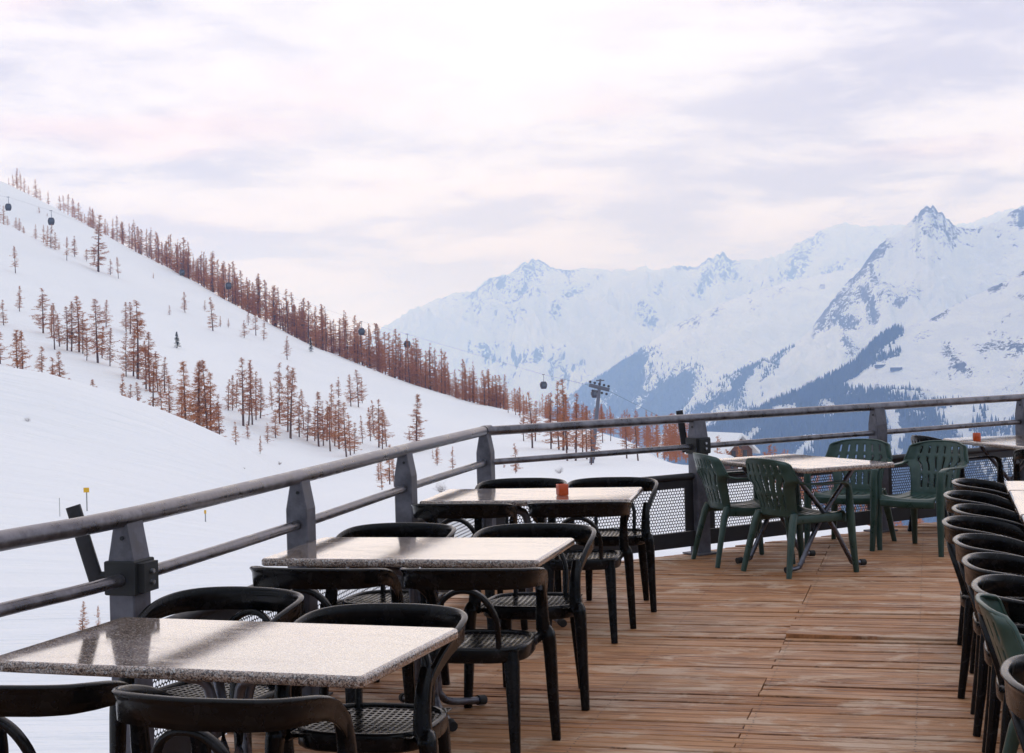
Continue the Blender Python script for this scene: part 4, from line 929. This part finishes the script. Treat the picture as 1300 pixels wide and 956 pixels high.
crest_zone(491, 640, 2.5, 'brown larch of the skyline row on the knoll, between the gap and the lift pylon', 'larches on the knoll skyline', .5, 1.15)
for (x, y, h_) in ((2, 283, 26), (6, 285, 24), (9, 286, 12), (18, 290, 14), (24, 293, 16), (31, 296, 9), (44, 303, 18), (55, 308, 22), (62, 312, 26), (67, 315, 30), (72, 317, 22), (75, 317, 10), (28, 295, 8)):
    plant(x, y, h_, 'small larch on the nearer left crest line, in front of the upper snowfield', 'larches on the nearer left crest', small=True)

# the wood behind the knoll and behind the terrace corner: one mass of bare larches
def wood(name, pts, label, rest=()):
    m = MB()
    for o in rest:      # the smallest trees past three hundred join the mass
        mw = Matrix.LocRotScale(o.location, o.rotation_euler, o.scale); me_ = o.data
        co = np.empty(len(me_.vertices) * 3); me_.vertices.foreach_get('co', co); co = co.reshape(-1, 3) @ np.array(mw.to_3x3()).T + np.array(mw.translation)
        n_ = len(m.v); m.v += [tuple(c_) for c_ in co.tolist()]; m.f += [tuple(i + n_ for i in p.vertices) for p in me_.polygons]
        bpy.data.objects.remove(o)
    for (P, hgt) in pts:
        src = SP[rt_.randrange(len(SP))]; a = rt_.random() * 6.28; ca, sa = math.cos(a), math.sin(a); w_ = hgt * rt_.uniform(.8, 1.1)
        for me_ in src:
            co = np.empty(len(me_.vertices) * 3); me_.vertices.foreach_get('co', co); co = co.reshape(-1, 3)
            X = P.x + (co[:, 0] * ca - co[:, 1] * sa) * w_; Y = P.y + (co[:, 0] * sa + co[:, 1] * ca) * w_; Zz = P.z + co[:, 2] * hgt
            n_ = len(m.v); m.v += list(zip(X.tolist(), Y.tolist(), Zz.tolist())); m.f += [tuple(i + n_ for i in p.vertices) for p in me_.polygons]
    m.sm = [False] * len(m.f); o = m.build(name, LTW); tag(o, label, 'wood', kind='stuff'); return o
pts = []
for i in range(120):      # behind the knoll crest, from its middle to the terrace corner post
    x = rt_.uniform(600, 872); c_ = crest(min(x, 850), 330); P = c_[0] + Vector((rt_.uniform(-1, 1), rt_.uniform(4, 60), 0)); P.z -= (P.y - c_[0].y) * .04
    top = np.interp(x, [600, 660, 700, 800, 872], [488, 492, 505, 520, 528]) + rt_.uniform(-3, 16)
    P = Vector((ray(x, 520)[0] * P.y, P.y, P.z)); h_ = max(4, zat(x, top, P.y) - P.z); pts.append((P, h_))
for i in range(190):       # upper skyline, second row
    x = rt_.uniform(190, 486) if i < 120 else rt_.uniform(492, 640); c_ = crest(x); P = c_[0] + Vector((0, rt_.uniform(8, 30), -1.)); pts.append((P, hprof(x) * rt_.uniform(.5, 1.) * P.y / F_PX))
SMALL.sort(key=lambda q: q[0]); wood('larch_wood', pts, 'reddish wood of bare larches crowding behind the crest and the lift pylon', [o for _, o in SMALL[:max(0, NL[0] - 300)]])
pts = []
for i in range(150):      # below the terrace on the right
    x = rt_.uniform(872, 1500); Y = rt_.uniform(230, 330); top = np.interp(x, [872, 905, 950, 985, 1010, 1050, 1090, 1150, 1300, 1500], [545, 553, 566, 566, 572, 590, 628, 640, 648, 655]) + rt_.uniform(-2, 14) + (10 if rt_.random() < .3 else 0)
    hh_ = rt_.uniform(9, 15); dx = ray(x, top)[0]; P = Vector((dx * Y, Y, zat(x, top, Y) - hh_)); pts.append((P, hh_))
wood('larch_wood', pts, 'bare reddish larch wood in the valley below the right side of the terrace')

# ------------------------------------------------------------------ cable car line: pylon, rope, cabins
mt = NT('pylon_grey'); PYL = mt.out(Base_Color=(.14, .14, .17), Metallic=.3, Roughness=.5)
mt = NT('cabin_dark'); CAB = mt.out(Base_Color=(.035, .03, .035), Roughness=.35)
mt = NT('cabin_window'); CWI = mt.out(Base_Color=(.10, .11, .13), Roughness=.1, Specular_IOR_Level=.7)
mt = NT('steel_rope'); ROPE = mt.out(Base_Color=(.05, .05, .055), Roughness=.6)
def cabin(x, y, hp, Y, label, rz=.3):
    """x, y: middle of the cabin in the photograph; hp its height there"""
    s = hp * Y / F_PX / 2.1; P = at(x, y, Y); root = empty('cable_car', (P.x, P.y, P.z), rz, label, 'cable car', 'cable cars on the lift'); root.scale = (s, s, s)
    m = MB(); rings = []
    for z, a, b in ((-1.05, .55, .5), (-.95, .72, .66), (-.3, .92, .82), (.35, .9, .8), (.9, .72, .64), (1.03, .5, .45)):
        rings.append([Vector((a * math.copysign(abs(math.cos(t)) ** .45, math.cos(t)), b * math.copysign(abs(math.sin(t)) ** .45, math.sin(t)), z)) for t in [2 * math.pi * (k + .5) / 16 for k in range(16)]])
    m.loft(rings); body = m.build('cabin', CAB, root)
    for sx, sy in ((0, -1), (0, 1), (1, 0), (-1, 0)):
        m = MB(); c0 = Vector((sx * .915, sy * .815, .1)); m.box(c0, (.03 if sx else 1.15, .03 if sy else 1.0, .75)); m.build('window', CWI, body)
    m = MB(); m.tube(smooth([(0, 0, 1.0), (.1, 0, 1.3), (.1, 0, 2.4), (0, 0, 3.0)], 4), .07, n=8); m.box((0, 0, 3.0), (.8, .16, .16)); m.build('hanger', PYL, root)
    return P + Vector((0, 0, 3.0 * s))
rope = []
CARS = [(10.5, 263, 9, 640, 'small cable car at the far left, beside a tree clump on the crest'), (65, 281, 9.5, 620, 'cable car low over the upper snowfield, near the left skyline trees'), (231, 346, 8, 590, 'cable car half lost against the steep row of skyline trees'),
 (290, 363, 9, 575, 'cable car hanging in front of the skyline row above the middle clumps'), (459, 421, 9, 540, 'cable car between treetops at the right end of the dense skyline row'), (517, 437, 9, 525, 'cable car in clear air right of the gap in the skyline trees'),
 (690, 489, 9.5, 470, 'cable car in front of the far mountain, left of the lift pylon'), (755, 500, 10, 450, 'cable car hanging beside the head of the lift pylon')]
for (x, y, hp, Y, lb) in CARS: rope.append(cabin(x, y, hp, Y, lb))
YP = 448.; base = surf(749, 588) or at(749, 588, 400); YP = base.y + 2
top = at(761, 492, YP); root = empty('lift_pylon', tuple(base), 0, 'leaning grey steel lift pylon with a cross arm, rising from the trees above the rail', 'pylon')
m = MB(); tb = Vector((0, 0, -1)); tt_ = top - base; m.sweep([tb, tt_], [(.4, .4), (.26, .26)], n=14); m.build('mast', PYL, root)
sc_ = YP / F_PX; m = MB(); u_ = Vector((1, 0, -.27)).normalized(); m.sweep([tt_ - u_ * 13.5 * sc_, tt_ + u_ * 13 * sc_], (.22, .3), up=(0, 0, 1), n=8, p=5); m.build('cross_arm', PYL, root)
for k in range(9):
    m = MB(); c0 = tt_ + u_ * ((k - 4) * 3.0 * sc_) + Vector((0, 0, -.75 if k % 2 else .55)); m.tube([c0 - Vector((0, .25, 0)), c0 + Vector((0, .25, 0))], .2, n=12); m.build('sheave', CAB, root)
m = MB(); m.tube([tt_, tt_ + Vector((.2, 0, 1.3))], .16, n=8); m.tube([tt_ + Vector((-.5, 0, 1.1)), tt_ + Vector((.8, 0, 1.1))], .1, n=6); m.build('service_frame', PYL, root)
rp = [at(-260, 205, 690)] + rope[:-1] + [at(748, 489, YP), at(774, 497, YP - 1), at(900, 560, 420), at(1000, 640, 380)]
m = MB(); m.tube(rp, .022, n=5); o = m.build('lift_cable', ROPE); tag(o, 'thin dark rope that carries the cable cars across the slope to the pylon', 'cable')

# ------------------------------------------------------------------ chalets, markers, mountain station
mt = NT('chalet_wood'); CHW = mt.out(Base_Color=mt.mix(mt.noise(mt.scale(mt.obj(), (1, 1, 8)), 3., 3.), (.10, .045, .028), (.22, .10, .06)), Roughness=.8)
mt = NT('chalet_glass'); CHG = mt.out(Base_Color=(.03, .03, .035), Roughness=.15)
def chalet(cx, cy_px, Y, W, L, hw, hr, rz, label):
    P = at(cx, cy_px, Y); root = empty('chalet', tuple(P), rz, label, 'chalet')
    m = MB(); m.box((0, 0, hw / 2 - 2), (W, L, hw + 4)); m.add([(-W / 2, -L / 2, hw), (W / 2, -L / 2, hw), (0, -L / 2, hw + hr * .92)], [(0, 1, 2)]); m.add([(-W / 2, L / 2, hw), (W / 2, L / 2, hw), (0, L / 2, hw + hr * .92)], [(2, 1, 0)]); m.build('wall', CHW, root)
    m = MB(); e = .9; t = .45
    for s in (-1, 1):
        a = Vector((0, 0, hw + hr + t)); b = Vector((s * (W / 2 + e), 0, hw - hr * e / (W / 2) + t)); n = Vector((0, 0, -t)); o = Vector((0, L / 2 + e, 0))
        m.add([a - o, b - o, b + o, a + o, a - o + n, b - o + n, b + o + n, a + o + n], [(0, 1, 2, 3), (7, 6, 5, 4), (0, 4, 5, 1), (1, 5, 6, 2), (2, 6, 7, 3), (3, 7, 4, 0)], False)
    m.build('roof', SNOW, root)
    for x in (-W * .22, W * .22):
        m = MB(); m.box((x, -L / 2 - .02, hw * .6), (W * .14, .08, 1.2)); m.build('window', CHG, root)
    m = MB(); m.box((0, -L / 2 - .02, hw + hr * .3), (W * .16, .08, .9)); m.build('window', CHG, root)
    return root
chalet(917, 583, 255, 5.6, 8, 1.6, 2.3, R(35), 'snow roofed wooden chalet just right of the corner post, its dark gable showing')
chalet(915, 600, 215, 3.2, 4, 1.2, .9, R(20), 'small reddish wooden hut below the snow roofed chalet')
P = surf(1128, 467) if False else None
X, Y, Zm, PX, PY, fo = LAYERS[57]
def on_mount(px, py):
    d = np.hypot(PX[:189] - px, PY[:189] - py); i = np.unravel_index(np.argmin(d), d.shape); return Vector((X[i], Y[i], Zm[i]))
for (px, py, L, lb) in ((1118, 466, 28, 'long low dark building on the far mountain shoulder, left of a lower one'), (1138, 469, 30, 'longer low building at the right on the far mountain shoulder')):
    q = on_mount(px, py); root = empty('mountain_station', tuple(q), R(-6), lb, 'building', 'buildings on the mountain shoulder')
    m = MB(); m.box((0, 0, 3), (L, 12, 9)); m.build('wall', CAB, root); m = MB(); m.box((0, 0, 8), (L + 3, 15, 1.2)); m.build('roof', SNOW, root)
    for k in range(4): m = MB(); m.box((-L * .36 + k * L * .24, -6.05, 4.4), (L * .12, .2, 2.2)); m.build('window', CWI, root)
mt = NT('marker_yellow'); MY = mt.out(Base_Color=(.75, .42, .02), Roughness=.5)
mt = NT('marker_pole'); MP = mt.out(Base_Color=(.3, .3, .3), Roughness=.5)
def marker(px, pyt, pyb, Y, w_, h_, lb):
    a = at(px, pyb, Y); b = at(px, pyt, Y); root = empty('piste_marker', tuple(a), 0, lb, 'marker', 'yellow piste markers')
    m = MB(); m.tube([(0, 0, -.3), (0, 0, (b - a).z)], .025, n=8); m.build('pole', MP, root)
    m = MB(); s = Y / F_PX; m.box((0, -.03, (b - a).z + h_ * s / 2), (w_ * s, .03, h_ * s)); m.build('panel', MY, root)
marker(111, 625, 665, 62, 7, 6, 'yellow piste marker rising right behind the slanting bar of the nearest post'); marker(261, 652, 663, 66, 2.6, 4.5, 'tiny yellow piste marker on the snow below the curved rail')
a = at(76, 655, 58)
m = MB(); m.tube([(0, 0, -.2), (0, 0, .66)], .012, n=6); o = m.build('snow_stake', MP, loc=tuple(a)); tag(o, 'thin grey stake in the snow left of the slanting bar', 'stake')
# twiggy bushes in the snow
def bush(px, py, hp, label):
    P = surf(px, py, 30.)
    if P is None: P = at(px, py, 70)
    s = hp * P.y / F_PX; m = MB(); rg = random.Random(int(px * 7 + py))
    for i in range(46):
        d = Vector((rg.uniform(-1, 1), rg.uniform(-1, 1), rg.uniform(.4, 1.3))).normalized(); L = s * rg.uniform(.5, 1.1); a_ = Vector((rg.uniform(-.1, .1) * s, rg.uniform(-.1, .1) * s, -.05)); b_ = a_ + d * L
        prism(m, a_, b_, s * .006, s * .003)
        for k in range(4): q = a_.lerp(b_, rg.uniform(.4, 1)); prism(m, q, q + Vector((rg.uniform(-1, 1), rg.uniform(-1, 1), rg.uniform(0, 1))).normalized() * L * .3, s * .004, s * .002)
    o = m.build('bush', LBK, loc=tuple(P)); tag(o, label, 'bush')
bush(34, 535, 7, 'tiny dark twiggy bush alone on the smooth snow mound at the far left'); bush(560, 625, 14, 'bare twiggy bush on the snow just above the left end of the candle table')
bush(355, 590, 5, 'small dark tuft on the snow where the mound meets the valley'); bush(712, 601, 9, 'bare bush under the tall larches, just above the middle rail')
bush(310, 595, 3, 'faint tuft of twigs low on the smooth mound above the rail')
